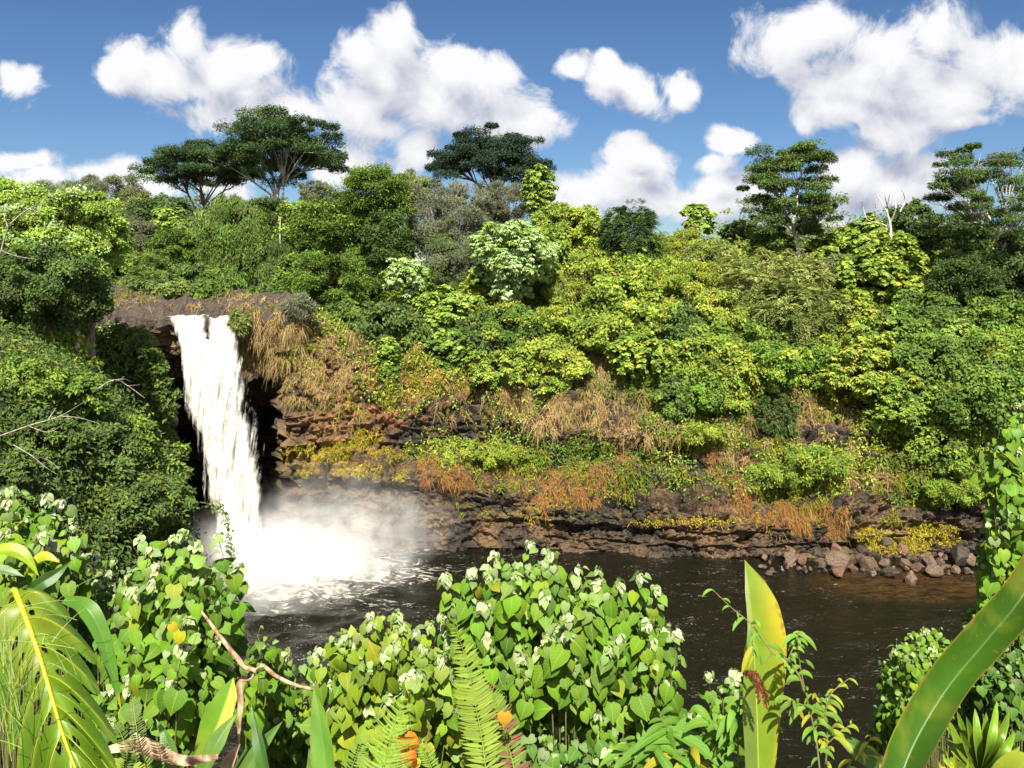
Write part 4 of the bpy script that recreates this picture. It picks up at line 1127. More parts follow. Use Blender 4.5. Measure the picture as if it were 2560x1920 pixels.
# ------------------------------------------------------------------ shrubs on the far slope
SS = 'shrubs on the far slope'
N_ = None
SHRUBS = [
    # label, px, py, rx, ry, style, palette, accent
    ('yellow-green shrub on the skyline right of the feathery ridge tree', 1692, 630, 72, 56, 'fine', 'yel', 'olive'),
    ('olive shrub left of the foot of the lone umbrella tree', 1785, 668, 78, 62, 'fine', 'olive', 'yel'),
    ('fluffy lime-yellow shrub below the skyline in mid slope', 1722, 725, 98, 64, 'fine', 'yel', 'bright'),
    ('straw-coloured feathery shrub below the lone umbrella tree', 1935, 705, 130, 66, 'feather', 'straw', 'olive'),
    ('olive feathery shrub in the upper middle of the right slope', 1985, 790, 120, 92, 'feather', 'olive', 'straw'),
    ('bright leafy shrub with yellow tips right of the dark thicket', 1805, 790, 88, 74, 'broad', 'yel', 'bright'),
    ('drooping-leaved small tree right in front of the lone umbrella tree', 1920, 618, 66, 34, 'rosette', 'bright', 'palegreen'),
    ('drooping-leaved small tree right of the lone pale trunk', 2075, 635, 56, 62, 'rosette', 'bright', 'palegreen'),
    ('drooping-leaved small tree below the dead white branches', 2175, 610, 78, 44, 'rosette', 'palegreen', 'yel'),
    ('large yellow-green drooping-leaved tree on the upper right slope', 2225, 690, 118, 92, 'rosette', 'bright', 'yel'),
    ('yellow drooping-leaved tree in the middle of the right slope', 2130, 800, 82, 76, 'rosette', 'yel', 'bright'),
    ('yellow large-leaved tree above the dark rock chimney', 2165, 922, 100, 70, 'rosette', 'yel', 'bright'),
    ('dark green tree under the large drooping-leaved tree', 2320, 800, 92, 56, 'broad', 'mid', 'dark'),
    ('pale compound-leaved bush on the right slope', 2400, 855, 76, 66, 'rosette', 'palegreen', 'mid'),
    ('dark green thicket in the middle of the right slope', 2330, 925, 104, 82, 'broad', 'mid', 'gloss'),
    ('green bush with yellow leaves by the right edge', 2490, 905, 104, 92, 'broad', 'gloss', 'bright'),
    ('glossy green bush low by the right edge', 2465, 985, 110, 76, 'broad', 'mid', 'gloss'),
    ('bright green bush right of the dark rock chimney', 2275, 985, 78, 54, 'rosette', 'bright', 'yel'),
    ('glossy green bush hanging over the bare brown bank', 1935, 915, 90, 64, 'broad', 'gloss', 'yel'),
    ('yellow vine-like bush on the brown bank', 1830, 935, 70, 56, 'broad', 'yel', 'gloss'),
    ('bright yellow-green bush right of the grass slope', 1712, 905, 72, 60, 'broad', 'bright', 'yel'),
    ('small bright fern bush on the grass slope', 1600, 890, 68, 46, 'rosette', 'bright', 'yel'),
    ('dark bush under the olive feathery shrub', 1905, 850, 88, 54, 'broad', 'mid', 'bright'),
    ('dark thicket with brown stems in the middle of the slope', 1712, 835, 80, 62, 'broad', 'dark', 'mid'),
    ('bushy green shrub below the feathery ridge tree', 1550, 748, 84, 62, 'broad', 'bright', 'yel'),
    ('grey-brown twiggy shrub between two yellow shrubs', 2035, 712, 72, 44, 'grey', 'grey', None),
    ('dark feathery shrub on the lower bare bank', 1935, 1035, 58, 50, 'feather', 'dark', 'mid'),
    ('drooping green shrub right of the rock chimney', 2258, 1032, 84, 52, 'rosette', 'bright', 'mid'),
    ('dark green shrub at the lower right of the slope', 2415, 1040, 84, 66, 'broad', 'mid', 'bright'),
    ('green shrub below the dark lower right shrub', 2352, 1120, 70, 46, 'broad', 'bright', 'mid'),
    ('small yellow-leaved shrub at the lower right of the slope', 2428, 1092, 48, 40, 'rosette', 'yel', 'bright'),
    ('bright low bush on the ledge by the right vine', 2390, 1222, 90, 30, 'fine', 'bright', 'yel'),
    ('bright fern bush on the lower right ledge', 2040, 1150, 84, 28, 'fine', 'bright', 'yel'),
    ('small fern bush left of the brighter fern bush', 1945, 1182, 74, 24, 'fine', 'bright', 'yel'),
    ('yellow creeping bush at the left end of the bare bank', 1820, 992, 62, 46, 'broad', 'yel', 'bright'),
    ('yellow-leaved spire-shaped bush in front of the pale tree', 1112, 668, 26, 62, 'rosette', 'yel', 'bright'),
    ('feathery yellow-green bush over the left part of the cliff', 985, 742, 72, 66, 'feather', 'bright', 'yel'),
    ('broad pale-green bush in the centre of the far bank', 1098, 800, 88, 64, 'rosette', 'palegreen', 'bright'),
    ('flowery yellow-green bush under the big pale tree', 1212, 742, 78, 56, 'feather', 'yel', 'palegreen'),
    ('green and yellow bush with deep shade below it', 1280, 822, 98, 64, 'broad', 'mid', 'yel'),
    ('dark bush hanging from the centre of the cliff', 1120, 872, 54, 40, 'rosette', 'mid', 'palegreen'),
    ('bright big-leaved bush low in the centre of the cliff', 1250, 918, 86, 44, 'rosette', 'bright', 'yel'),
    ('small green bush alone on the dry grass cliff', 972, 895, 28, 34, 'rosette', 'mid', 'bright'),
    ('tiny green bush under the small one on the dry grass', 972, 940, 20, 24, 'rosette', 'mid', None),
    ('bright bush below the big pale tree', 1395, 815, 72, 54, 'broad', 'bright', 'yel'),
    ('yellow-green bush left of the straw grass slope', 1385, 905, 64, 52, 'broad', 'yel', 'bright'),
    ('bright shrub below the yellow-green rounded tree', 1478, 690, 78, 58, 'broad', 'yel', 'bright'),
    ('shrub with brown twigs right of the big pale tree', 1425, 735, 74, 56, 'fine', 'yel', 'brown'),
    ('low green shrub at the top of the straw grass slope', 1515, 840, 84, 48, 'broad', 'bright', 'yel'),
    ('small yellow shrub at the foot of the centre slope', 1380, 962, 46, 30, 'broad', 'bright', 'yel'),
    ('dark shrub in the shade under the overhanging cliff tree', 985, 830, 70, 56, 'broad', 'deep', 'dark'),
    ('dark undergrowth shrub under the centre bushes', 1185, 845, 66, 50, 'broad', 'deep', 'dark'),
    ('dark green bush under the overhanging green tree', 880, 800, 70, 48, 'broad', 'deep', 'mid'),
    ('lime shrub at mid height between the thickets', 1620, 800, 74, 58, 'broad', 'yel', 'bright'),
    ('yellow-green shrub right of the feathery ridge tree base', 1650, 705, 62, 56, 'fine', 'bright', 'yel'),
    ('lime bush between the dark thicket and the brown bank', 1770, 885, 66, 50, 'broad', 'bright', 'yel'),
    ('green bush at mid height left of the rock chimney', 2030, 905, 74, 58, 'broad', 'gloss', 'yel'),
    ('yellow bush beside the rock chimney', 2075, 860, 60, 52, 'fine', 'yel', 'bright'),
    ('green bush under the yellow drooping-leaved tree', 2225, 850, 72, 56, 'broad', 'mid', 'bright'),
    ('mid green bush under the shady tree at the right', 2480, 800, 84, 60, 'broad', 'mid', 'bright'),
    ('bushy ledge plant at the foot of the dark wall in the centre', 1250, 1135, 80, 26, 'fine', 'yel', 'bright'),
    ('small bright plant left of the dark wall in the centre', 1150, 1125, 60, 22, 'fine', 'yel', 'bright'),
    ('glossy bush left of the feathery dark shrub', 1765, 985, 52, 44, 'broad', 'gloss', 'mid'),
    ('dark creeping shrub on the rocks in mid slope', 1690, 1000, 44, 40, 'broad', 'mid', 'dark'),
    ('small green shrub on the lower slope left of the red grass', 1750, 1085, 60, 22, 'fine', 'yel', 'bright'),
    ('olive bush on the skyline between spire and round tree', 1490, 640, 60, 44, 'fine', 'olive', 'yel'),
    ('lime bush in front of the feathery ridge tree', 1600, 690, 62, 46, 'broad', 'bright', 'yel'),
    ('olive skyline shrub right of the lone umbrella tree', 2105, 690, 60, 48, 'fine', 'olive', 'brown'),
    ('green bush between the pale tree and the spire bush', 1165, 745, 56, 44, 'broad', 'mid', 'bright'),
    ('round green bush hiding the foot of the grey scrub', 1060, 730, 52, 50, 'broad', 'bright', 'palegreen'),
    ('dull brown shrub at the rim right of the waterfall', 745, 770, 44, 30, 'grey', 'grey', None),
    ('little green shrub clinging beside the right edge of the waterfall', 600, 808, 22, 24, 'fine', 'olive', None),
    ('small green shrub hanging on the rock right of the waterfall', 680, 955, 44, 24, 'fine', 'mid', 'bright'),
]
for i_, (lab, px, py, rx, ry, st, pal, acc_) in enumerate(SHRUBS):
    v_ = (i_ * 0.618) % 1.0
    plant('shrub', lab, 'shrub', px, py, rx * (.92 + .30 * v_), ry * (.92 + .36 * v_), None, st, pal, SS, accent=acc_, L=(.46 + .22 * v_) if st == 'rosette' else (.38 + .22 * v_))
# far wood along the skyline beyond the ridge
FW = 'low trees far along the skyline'
wood = MB()
rw = np.random.default_rng(3)
for k in range(150):
    px = rw.uniform(-700, 3300); Yd = rw.uniform(150, 260)
    top = np.interp(px, [-700, 0, 300, 900, 1500, 1900, 2200, 2600, 3300], [560, 540, 520, 560, 600, 590, 575, 585, 560]) + rw.normal() * 12
    c = P(px, top + 40, Yd); r_ = Yd / F * rw.uniform(45, 80)
    cl = crown_clumps(rw, c, np.array([r_, r_, r_ * .9]), 16, 'dome')
    foliage(rw, wood, cl, 'broad', ['mid', 'dark', 'brown', 'olive'][rw.integers(4)], .9, 40, r_ * .4, c)
wd = wood.build('forest', M_LEAF)
tag(wd, 'distant dark wood along the top of the plateau', kind='stuff')

# ------------------------------------------------------------------ grass, creepers and moss on the wall: nobody could count them
rg = np.random.default_rng(12)


def sample(spots, total):
    """points on the gorge wall in and around the listed patches (photo column, row, half width, half height, weight)"""
    a = np.array(spots, float); w = a[:, 4] * a[:, 2] * a[:, 3]; w /= w.sum()
    out_p, out_n = [], []
    for k in range(len(a)):
        cen = a[k, :2]
        for _ in range(int(total * w[k])):
            r_ = rg.random() ** .55; th = rg.random() * 6.283
            px = cen[0] + a[k, 2] * r_ * math.cos(th) * 1.25; py = cen[1] + a[k, 3] * r_ * math.sin(th) * 1.25
            h, n = hit(px, py, bvh_cliff)
            if h is None or h[1] > 125: continue
            out_p.append(h); out_n.append(n)
    return np.array(out_p), np.array(out_n)


def patchy(p, s, lo, seed):
    return fbm(p * s, 3, seed) > lo


def blades(mb, base, nrm, n_per, length, width, pal, up=.5, droop=1.0, spread=.5):
    N = len(base)
    b = np.repeat(base, n_per, 0); nn_ = np.repeat(nrm, n_per, 0); M_ = len(b)
    b = b + rg.normal(size=(M_, 3)) * .14
    tuft = np.repeat(rg.uniform(.65, 1.3, N), n_per)
    Ln = length * tuft * rg.uniform(.6, 1.2, M_)
    d = unit(nn_ * .8 + UPV * up + rg.normal(size=(M_, 3)) * spread)
    side = unit(np.cross(d, rg.normal(size=(M_, 3)) + np.array([0, 1.5, 0])))
    V = []
    for s, wf in ((0, 1.0), (.4, .9), (.75, .6), (1.0, .12)):
        c = b + d * (Ln * s)[:, None] - UPV * (droop * Ln * s * s)[:, None]
        w = (width * wf * tuft)[:, None]
        V += [c - side * w, c + side * w]
    V = np.stack(V, 1)
    f = np.array([[0, 1, 3, 2], [2, 3, 5, 4], [4, 5, 7, 6]])
    fc = (f[None] + (np.arange(M_) * 8)[:, None, None]).reshape(-1, 4)
    tc_ = np.repeat(pick(rg, pal, N, .15), n_per, 0) * .6 + pick(rg, pal, M_) * .4
    mb.add(V.reshape(-1, 3), fc, np.repeat(tc_, 8, 0))


PAL['drygrass'] = [(.34, .24, .10, 3), (.26, .17, .07, 2), (.20, .16, .05, 1.5), (.42, .32, .16, 1)]
PAL['redgrass'] = [(.32, .135, .055, 3), (.23, .10, .04, 2), (.30, .19, .06, 1.8), (.19, .18, .03, 1.4)]
PAL['limegrass'] = [(.20, .22, .018, 3), (.15, .19, .016, 2), (.26, .24, .03, 1.5)]
PAL['goldmoss'] = [(.34, .27, .02, 3), (.26, .22, .02, 2), (.20, .20, .02, 1)]
g = MB()
p, n = sample([(700, 890, 45, 70, 1.0), (640, 900, 45, 60, .8), (860, 890, 80, 50, 1.2), (780, 950, 70, 50, 1.0), (900, 850, 70, 30, 1), (1000, 860, 60, 40, .6), (1290, 990, 60, 40, 1.3), (1340, 1030, 60, 40, 1.0),
               (1455, 935, 60, 60, 1.4), (1500, 880, 70, 60, 1.2), (1560, 960, 80, 60, .7), (1420, 1040, 90, 40, .7), (1600, 1060, 100, 40, .6), (1900, 1090, 120, 60, .5),
               (2080, 1080, 80, 60, .7), (2150, 1130, 60, 50, .8), (2000, 960, 90, 50, .35), (560, 740, 80, 12, .8), (850, 1030, 60, 40, .35), (1150, 980, 80, 60, .5), (1520, 820, 80, 50, .5), (2200, 1190, 80, 30, .5), (480, 750, 200, 22, .35), (700, 800, 60, 30, .8), (2850, 1100, 200, 120, .4)], 6000)
k = patchy(p, .35, .40, 5) & patchy(p, 1.1, .46, 6)
blades(g, p[k], n[k], 13, .85, .022, 'drygrass', .65, 1.05, .6)
tag(g.build('dry_grass', M_GRASS), 'dry straw-coloured grass hanging in tufts down the far cliff', kind='stuff')
g = MB()
p, n = sample([(1100, 1170, 70, 26, 1.0), (1190, 1200, 60, 30, 1.0), (1460, 1210, 80, 40, 1.3), (1500, 1170, 40, 30, .8), (1362, 1210, 10, 70, 1.4), (1800, 1150, 30, 34, 1.5), (1845, 1200, 34, 30, 1.8), (1890, 1240, 40, 30, 2.0), (1940, 1280, 50, 26, 2.2), (2000, 1312, 56, 20, 2.4), (2055, 1325, 40, 14, 2.0),
               (1780, 1130, 30, 40, .6), (2060, 1290, 60, 30, .8), (1560, 1140, 26, 16, 1.2), (1000, 960, 80, 40, .5), (1120, 930, 70, 50, .4), (1180, 1300, 50, 14, .4), (1420, 1225, 90, 34, 1.2), (1930, 1290, 90, 30, 1.2), (1120, 1180, 80, 24, 1)], 6500)
k = patchy(p, .4, .40, 8) & patchy(p, 1.3, .47, 9)
blades(g, p[k], n[k], 12, .60, .017, 'redgrass', .5, .8, .9)
tag(g.build('red_grass', M_GRASS), 'reddish brown grass in streaks along the ledges of the far cliff', kind='stuff')
g = MB()
p, n = sample([(1150, 1140, 130, 34, 1), (1330, 1140, 130, 40, 1), (1600, 1180, 160, 50, 1), (1800, 1090, 120, 60, .8), (2050, 1180, 160, 70, 1), (2330, 1220, 120, 50, 1), (2100, 1270, 140, 40, .9), (1000, 930, 110, 60, 1),
               (1120, 900, 110, 60, .8), (1300, 880, 120, 60, .6), (1560, 800, 150, 90, 1), (1480, 980, 120, 50, .6), (1700, 1000, 140, 60, .8), (1900, 1000, 160, 60, .5), (1420, 760, 100, 60, .7),
               (850, 1000, 90, 40, .35), (940, 1000, 70, 50, .7), (760, 870, 60, 40, .5), (2150, 1010, 60, 60, .6), (2000, 1270, 100, 30, .6), (1250, 1060, 160, 40, .3), (640, 990, 40, 20, .5), (1500, 1160, 140, 40, 1), (1250, 1180, 120, 40, .8), (800, 930, 90, 60, .6), (1900, 1150, 160, 60, 1), (2250, 1160, 120, 50, 1), (1150, 1270, 160, 12, .15), (300, 745, 80, 14, 1.2), (460, 738, 160, 10, 1.2), (690, 790, 60, 22, 1), (760, 820, 50, 20, 1)], 7500)
k = patchy(p, .45, .45, 15) & patchy(p, 1.4, .42, 16)
blades(g, p[k], n[k], 11, .55, .026, 'limegrass', .7, .7, .6)
tag(g.build('green_grass', M_GRASS), 'yellow-green grass covering the ledges of the far cliff', kind='stuff')
# leafy ground cover
g = MB()
p, n = sample([(1600, 760, 260, 150, 1.3), (1850, 740, 260, 110, 1.2), (1950, 860, 220, 90, 1.0), (2200, 780, 220, 160, 1.1), (2440, 880, 200, 160, 1.1), (1350, 760, 160, 120, 1.0), (1500, 900, 170, 80, .8), (1750, 930, 160, 80, 1), (2050, 960, 140, 70, .7),
               (2330, 1080, 160, 100, 1), (2000, 1170, 170, 60, 1), (1250, 1130, 200, 40, 1), (1560, 1160, 140, 40, .6), (2350, 1230, 130, 30, .9), (1800, 1040, 160, 60, .5), (1150, 830, 140, 90, 1), (950, 800, 110, 60, 1), (1300, 640, 160, 90, .8),
               (880, 740, 120, 70, 1), (1100, 960, 180, 50, .6), (1480, 700, 120, 90, 1), (1900, 640, 160, 40, 1), (2450, 1130, 110, 90, 1), (1560, 1230, 200, 24, .15),
               (2300, 620, 260, 30, 1), (1650, 625, 200, 40, 1), (1600, 1090, 220, 40, .8), (1500, 1020, 200, 50, .5), (1180, 1020, 160, 50, .5), (850, 880, 120, 60, .35), (1700, 1200, 200, 30, .3), (2780, 850, 180, 220, .9), (2850, 1150, 200, 90, .6)], 30000)
k = patchy(p, .28, .40, 25)
p, n = p[k], n[k]
pp = np.repeat(p, 9, 0) + rg.normal(size=(len(p) * 9, 3)) * np.array([.34, .30, .30]) + np.repeat(n, 9, 0) * .22
nn2 = unit(np.repeat(n, 9, 0) * .5 + UPV * .5 + rg.normal(size=pp.shape) * .5)
tt = unit(rg.normal(size=pp.shape) - UPV * .6)
hue = fbm(p * .13, 2, 60)
base_c = np.where((hue > .55)[:, None], pick(rg, 'yel', len(p)), np.where((hue > .42)[:, None], pick(rg, 'bright', len(p)), pick(rg, 'mid', len(p))))
leaves(g, DIA, pp, tt, nn2, rg.uniform(.18, .42, len(pp)), np.repeat(base_c, 9, 0) * rg.uniform(.75, 1.25, (len(pp), 1)), np.full(len(pp), .9))
tag(g.build('ground_cover', M_LEAF), 'low leafy creepers and weeds covering the slope between the shrubs', kind='stuff')
# creepers and ferns clothing the near left bank
g = MB()
bi = rg.integers(10, 112, 26000); bj = rg.integers(5, 50, 26000)
pb_ = BV[bi, bj] + rg.normal(size=(26000, 3)) * np.array([.35, .3, .35])
kb = (pb_[:, 1] > 14) & (fbm(pb_ * .3, 3, 3) > .34)
pb_ = pb_[kb]
pp = np.repeat(pb_, 6, 0) + rg.normal(size=(len(pb_) * 6, 3)) * .35 + np.array([.35, 0, .2])
tt = unit(rg.normal(size=pp.shape) - UPV * .8 + np.array([.5, 0, 0]))
nn2 = unit(np.array([.8, -.2, .5]) + rg.normal(size=pp.shape) * .5)
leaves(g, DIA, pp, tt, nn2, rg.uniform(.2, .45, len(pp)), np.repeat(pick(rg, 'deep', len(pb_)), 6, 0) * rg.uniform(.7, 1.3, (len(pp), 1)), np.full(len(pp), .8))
tag(g.build('bank_cover', M_LEAF), 'dark creepers and ferns clothing the shaded left bank', kind='stuff')
g = MB()
p, n = sample([(770, 1135, 60, 18, 1), (860, 1130, 50, 22, 1), (915, 1110, 36, 34, 1.2), (930, 1145, 60, 22, .9), (850, 1183, 90, 8, 1), (980, 1190, 60, 10, .7), (2250, 1345, 90, 30, .8), (2330, 1340, 60, 26, .9), (1750, 1305, 140, 8, .6), (1930, 1300, 60, 10, .5), (1350, 1290, 40, 26, .7)], 2600)
k = patchy(p, .8, .45, 35)
blades(g, p[k], n[k], 9, .24, .03, 'goldmoss', .3, .5, .9)
tag(g.build('moss', M_GRASS), 'golden moss along the wet ledges of the far cliff', kind='stuff')

# ------------------------------------------------------------------ boulders at the water's edge
PAL['stone'] = [(.085, .052, .034, 3), (.065, .044, .030, 2), (.12, .080, .055, 1.0), (.040, .032, .026, 1.8)]


def boulder(label, px, py, rx, ry, cc=None, group=None, seed=0):
    r_ = np.random.default_rng(seed + 500)
    bm = bmesh.new(); bmesh.ops.create_icosphere(bm, subdivisions=4, radius=1.0)
    d = np.array([v.co[:] for v in bm.verts]); fc = np.array([[v.index for v in f.verts] for f in bm.faces]); bm.free()
    np_ = 13
    pl = unit(r_.normal(size=(np_, 3))); di = r_.uniform(.62, 1.0, np_)
    dots = d @ pl.T
    rad = np.min(np.where(dots > .08, di[None] / np.maximum(dots, .08), 9), 1)
    rad = np.minimum(rad, 1.25) * (1 + .14 * (fbm(d * 2.4 + seed, 3, seed) - .5)) * (1 + .05 * (fbm(d * 8 + seed, 2, seed + 4) - .5))
    Y = (EYE - .15) * F / (py + ry * .8 - HOR)
    s = Y / F
    V = d * rad[:, None] * np.array([rx, rx * r_.uniform(.7, 1.0), ry * 1.15]) * s * .98
    a = r_.normal() * .25
    V = np.stack([V[:, 0] * math.cos(a) - V[:, 2] * math.sin(a) * .6, V[:, 1], V[:, 2] + V[:, 0] * math.sin(a) * .6], -1)
    V[:, 2] = V[:, 2]
    c = P(px, py, Y)
    col_ = pick(r_, 'stone', 1, .2)[0] if cc is None else np.array(cc) * np.array([.47, .42, .35])
    mb = MB().add(V + c, fc, np.tile(col_, (len(V), 1)) * (.85 + .3 * fbm(d * 3 + seed, 2, 9))[:, None])
    o = mb.build('boulder', M_BOULDER, smooth=False, origin=tuple(c))
    tag(o, label, 'boulder', group)
    return o


BG = 'boulders heaped at the foot of the far cliff'
BO = [
    ('largest brown boulder in the heap at the water edge', 2100, 1400, 36, 20, (.20, .14, .105)),
    ('pale squarish boulder at the left end of the boulder heap', 1974, 1397, 19, 17, (.24, .18, .14)),
    ('small reddish boulder beside the pale squarish one', 2007, 1402, 11, 11, (.23, .13, .09)),
    ('upright boulder behind the gap left of the largest boulder', 2040, 1385, 10, 14, None),
    ('pointed brown boulder above the largest boulder', 2088, 1372, 17, 16, (.21, .13, .10)),
    ('flat low boulder in the water under the largest boulder', 2092, 1428, 22, 9, (.20, .12, .09)),
    ('small boulder tucked left of the largest boulder', 2057, 1405, 13, 11, None),
    ('rounded boulder tucked right of the largest boulder', 2145, 1397, 12, 11, None),
    ('slanting brown boulder in the middle of the heap', 2172, 1406, 20, 16, (.18, .12, .09)),
    ('dark boulder set into the bank above the slanting one', 2158, 1377, 15, 12, (.08, .065, .055)),
    ('blocky dark boulder with moss below the bank', 2214, 1363, 17, 17, (.085, .07, .05)),
    ('small boulder right of the slanting one', 2186, 1388, 8, 7, None),
    ('brown boulder below the mossy block', 2213, 1410, 13, 11, None),
    ('wet shining boulder at the edge of the pool', 2228, 1432, 17, 11, (.10, .085, .075)),
    ('reddish wedge-shaped boulder high in the heap', 2260, 1376, 14, 15, (.24, .13, .09)),
    ('long flat boulder under the reddish wedge', 2264, 1410, 20, 10, (.20, .15, .12)),
    ('pale boulder standing alone in the shallow water', 2278, 1446, 15, 14, (.27, .19, .15)),
    ('grey-brown slab right of the long flat boulder', 2297, 1418, 17, 9, None),
    ('small boulder behind the grey-brown slab', 2303, 1401, 11, 9, None),
    ('blocky boulder in the right part of the heap', 2325, 1406, 15, 12, None),
    ('broad low boulder at the water in the right part of the heap', 2336, 1426, 22, 12, (.18, .13, .10)),
    ('round boulder above the broad low one', 2350, 1406, 10, 9, None),
    ('small boulder near the right end of the heap', 2387, 1423, 11, 10, (.23, .16, .12)),
    ('big dark tilted boulder at the right end of the heap', 2402, 1394, 28, 19, (.075, .066, .062)),
    ('pale slab leaning against the big dark tilted boulder', 2430, 1402, 16, 14, (.26, .20, .16)),
    ('small wet stone at the pool edge below the slanting boulder', 2181, 1432, 9, 7, (.20, .16, .14)),
    ('small rock breaking the water far left of the heap', 1921, 1433, 9, 5, (.14, .11, .09)),
    ('small dark boulder at the far left tip of the heap', 1947, 1385, 10, 8, (.10, .08, .07)),
]
for i, (lab, px, py, rx, ry, cc) in enumerate(BO):
    boulder(lab, px, py, rx, ry, cc, BG, i)
rb = np.random.default_rng(44)
for i in range(90):                                        # the smaller stones between them
    px = rb.uniform(1900, 2440); py = rb.uniform(1372, 1425) + 9 * abs(rb.normal())
    boulder('small brown stone wedged between the bigger boulders of the heap', px, py, rb.uniform(3, 9), rb.uniform(3, 7), None, 'small stones between the boulders', 100 + i)

# ================================================================== plants at the lookout
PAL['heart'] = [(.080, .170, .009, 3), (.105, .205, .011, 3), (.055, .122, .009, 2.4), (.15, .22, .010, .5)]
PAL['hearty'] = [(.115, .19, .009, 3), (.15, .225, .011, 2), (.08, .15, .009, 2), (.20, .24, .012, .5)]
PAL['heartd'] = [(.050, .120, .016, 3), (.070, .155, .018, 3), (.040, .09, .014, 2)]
PAL['young'] = [(.29, .37, .18, 3), (.39, .44, .28, 2.5), (.17, .26, .05, 1.6)]
rf = np.random.default_rng(21)
OV2 = T_oval(.30, .25)


def in_poly(x, y, poly):
    c = False; j = len(poly) - 1
    for i in range(len(poly)):
        (xi, yi), (xj, yj) = poly[i], poly[j]
        if (yi > y) != (yj > y) and x < (xj - xi) * (y - yi) / (yj - yi) + xi: c = not c
        j = i
    return c


def young_mesh(rng, size):
    """a drooping tuft of small pale folded leaves at a shoot tip"""
    mb = MB(); m = 34
    a = rng.random(m) * 6.283; el = rng.uniform(-.2, 1.0, m)
    rad = np.stack([np.cos(a), np.sin(a), 0 * a], -1)
    pos = rad * (size * .22 * rng.random((m, 1))) + UPV * (size * .30 * el)[:, None]
    t_ = unit(rad * .75 - UPV * rng.uniform(.3, 1.2, (m, 1)) + rng.normal(size=(m, 3)) * .2)
    n_ = unit(rad + UPV * .6 + rng.normal(size=(m, 3)) * .3)
    leaves(mb, HEART, pos, t_, n_, size * rng.choice([.16, .22, .30, .40], m) * rng.uniform(.85, 1.15, m), pick(rng, 'young', m, .14), rng.uniform(.6, .95, m))
    return mb


YOUNG = []


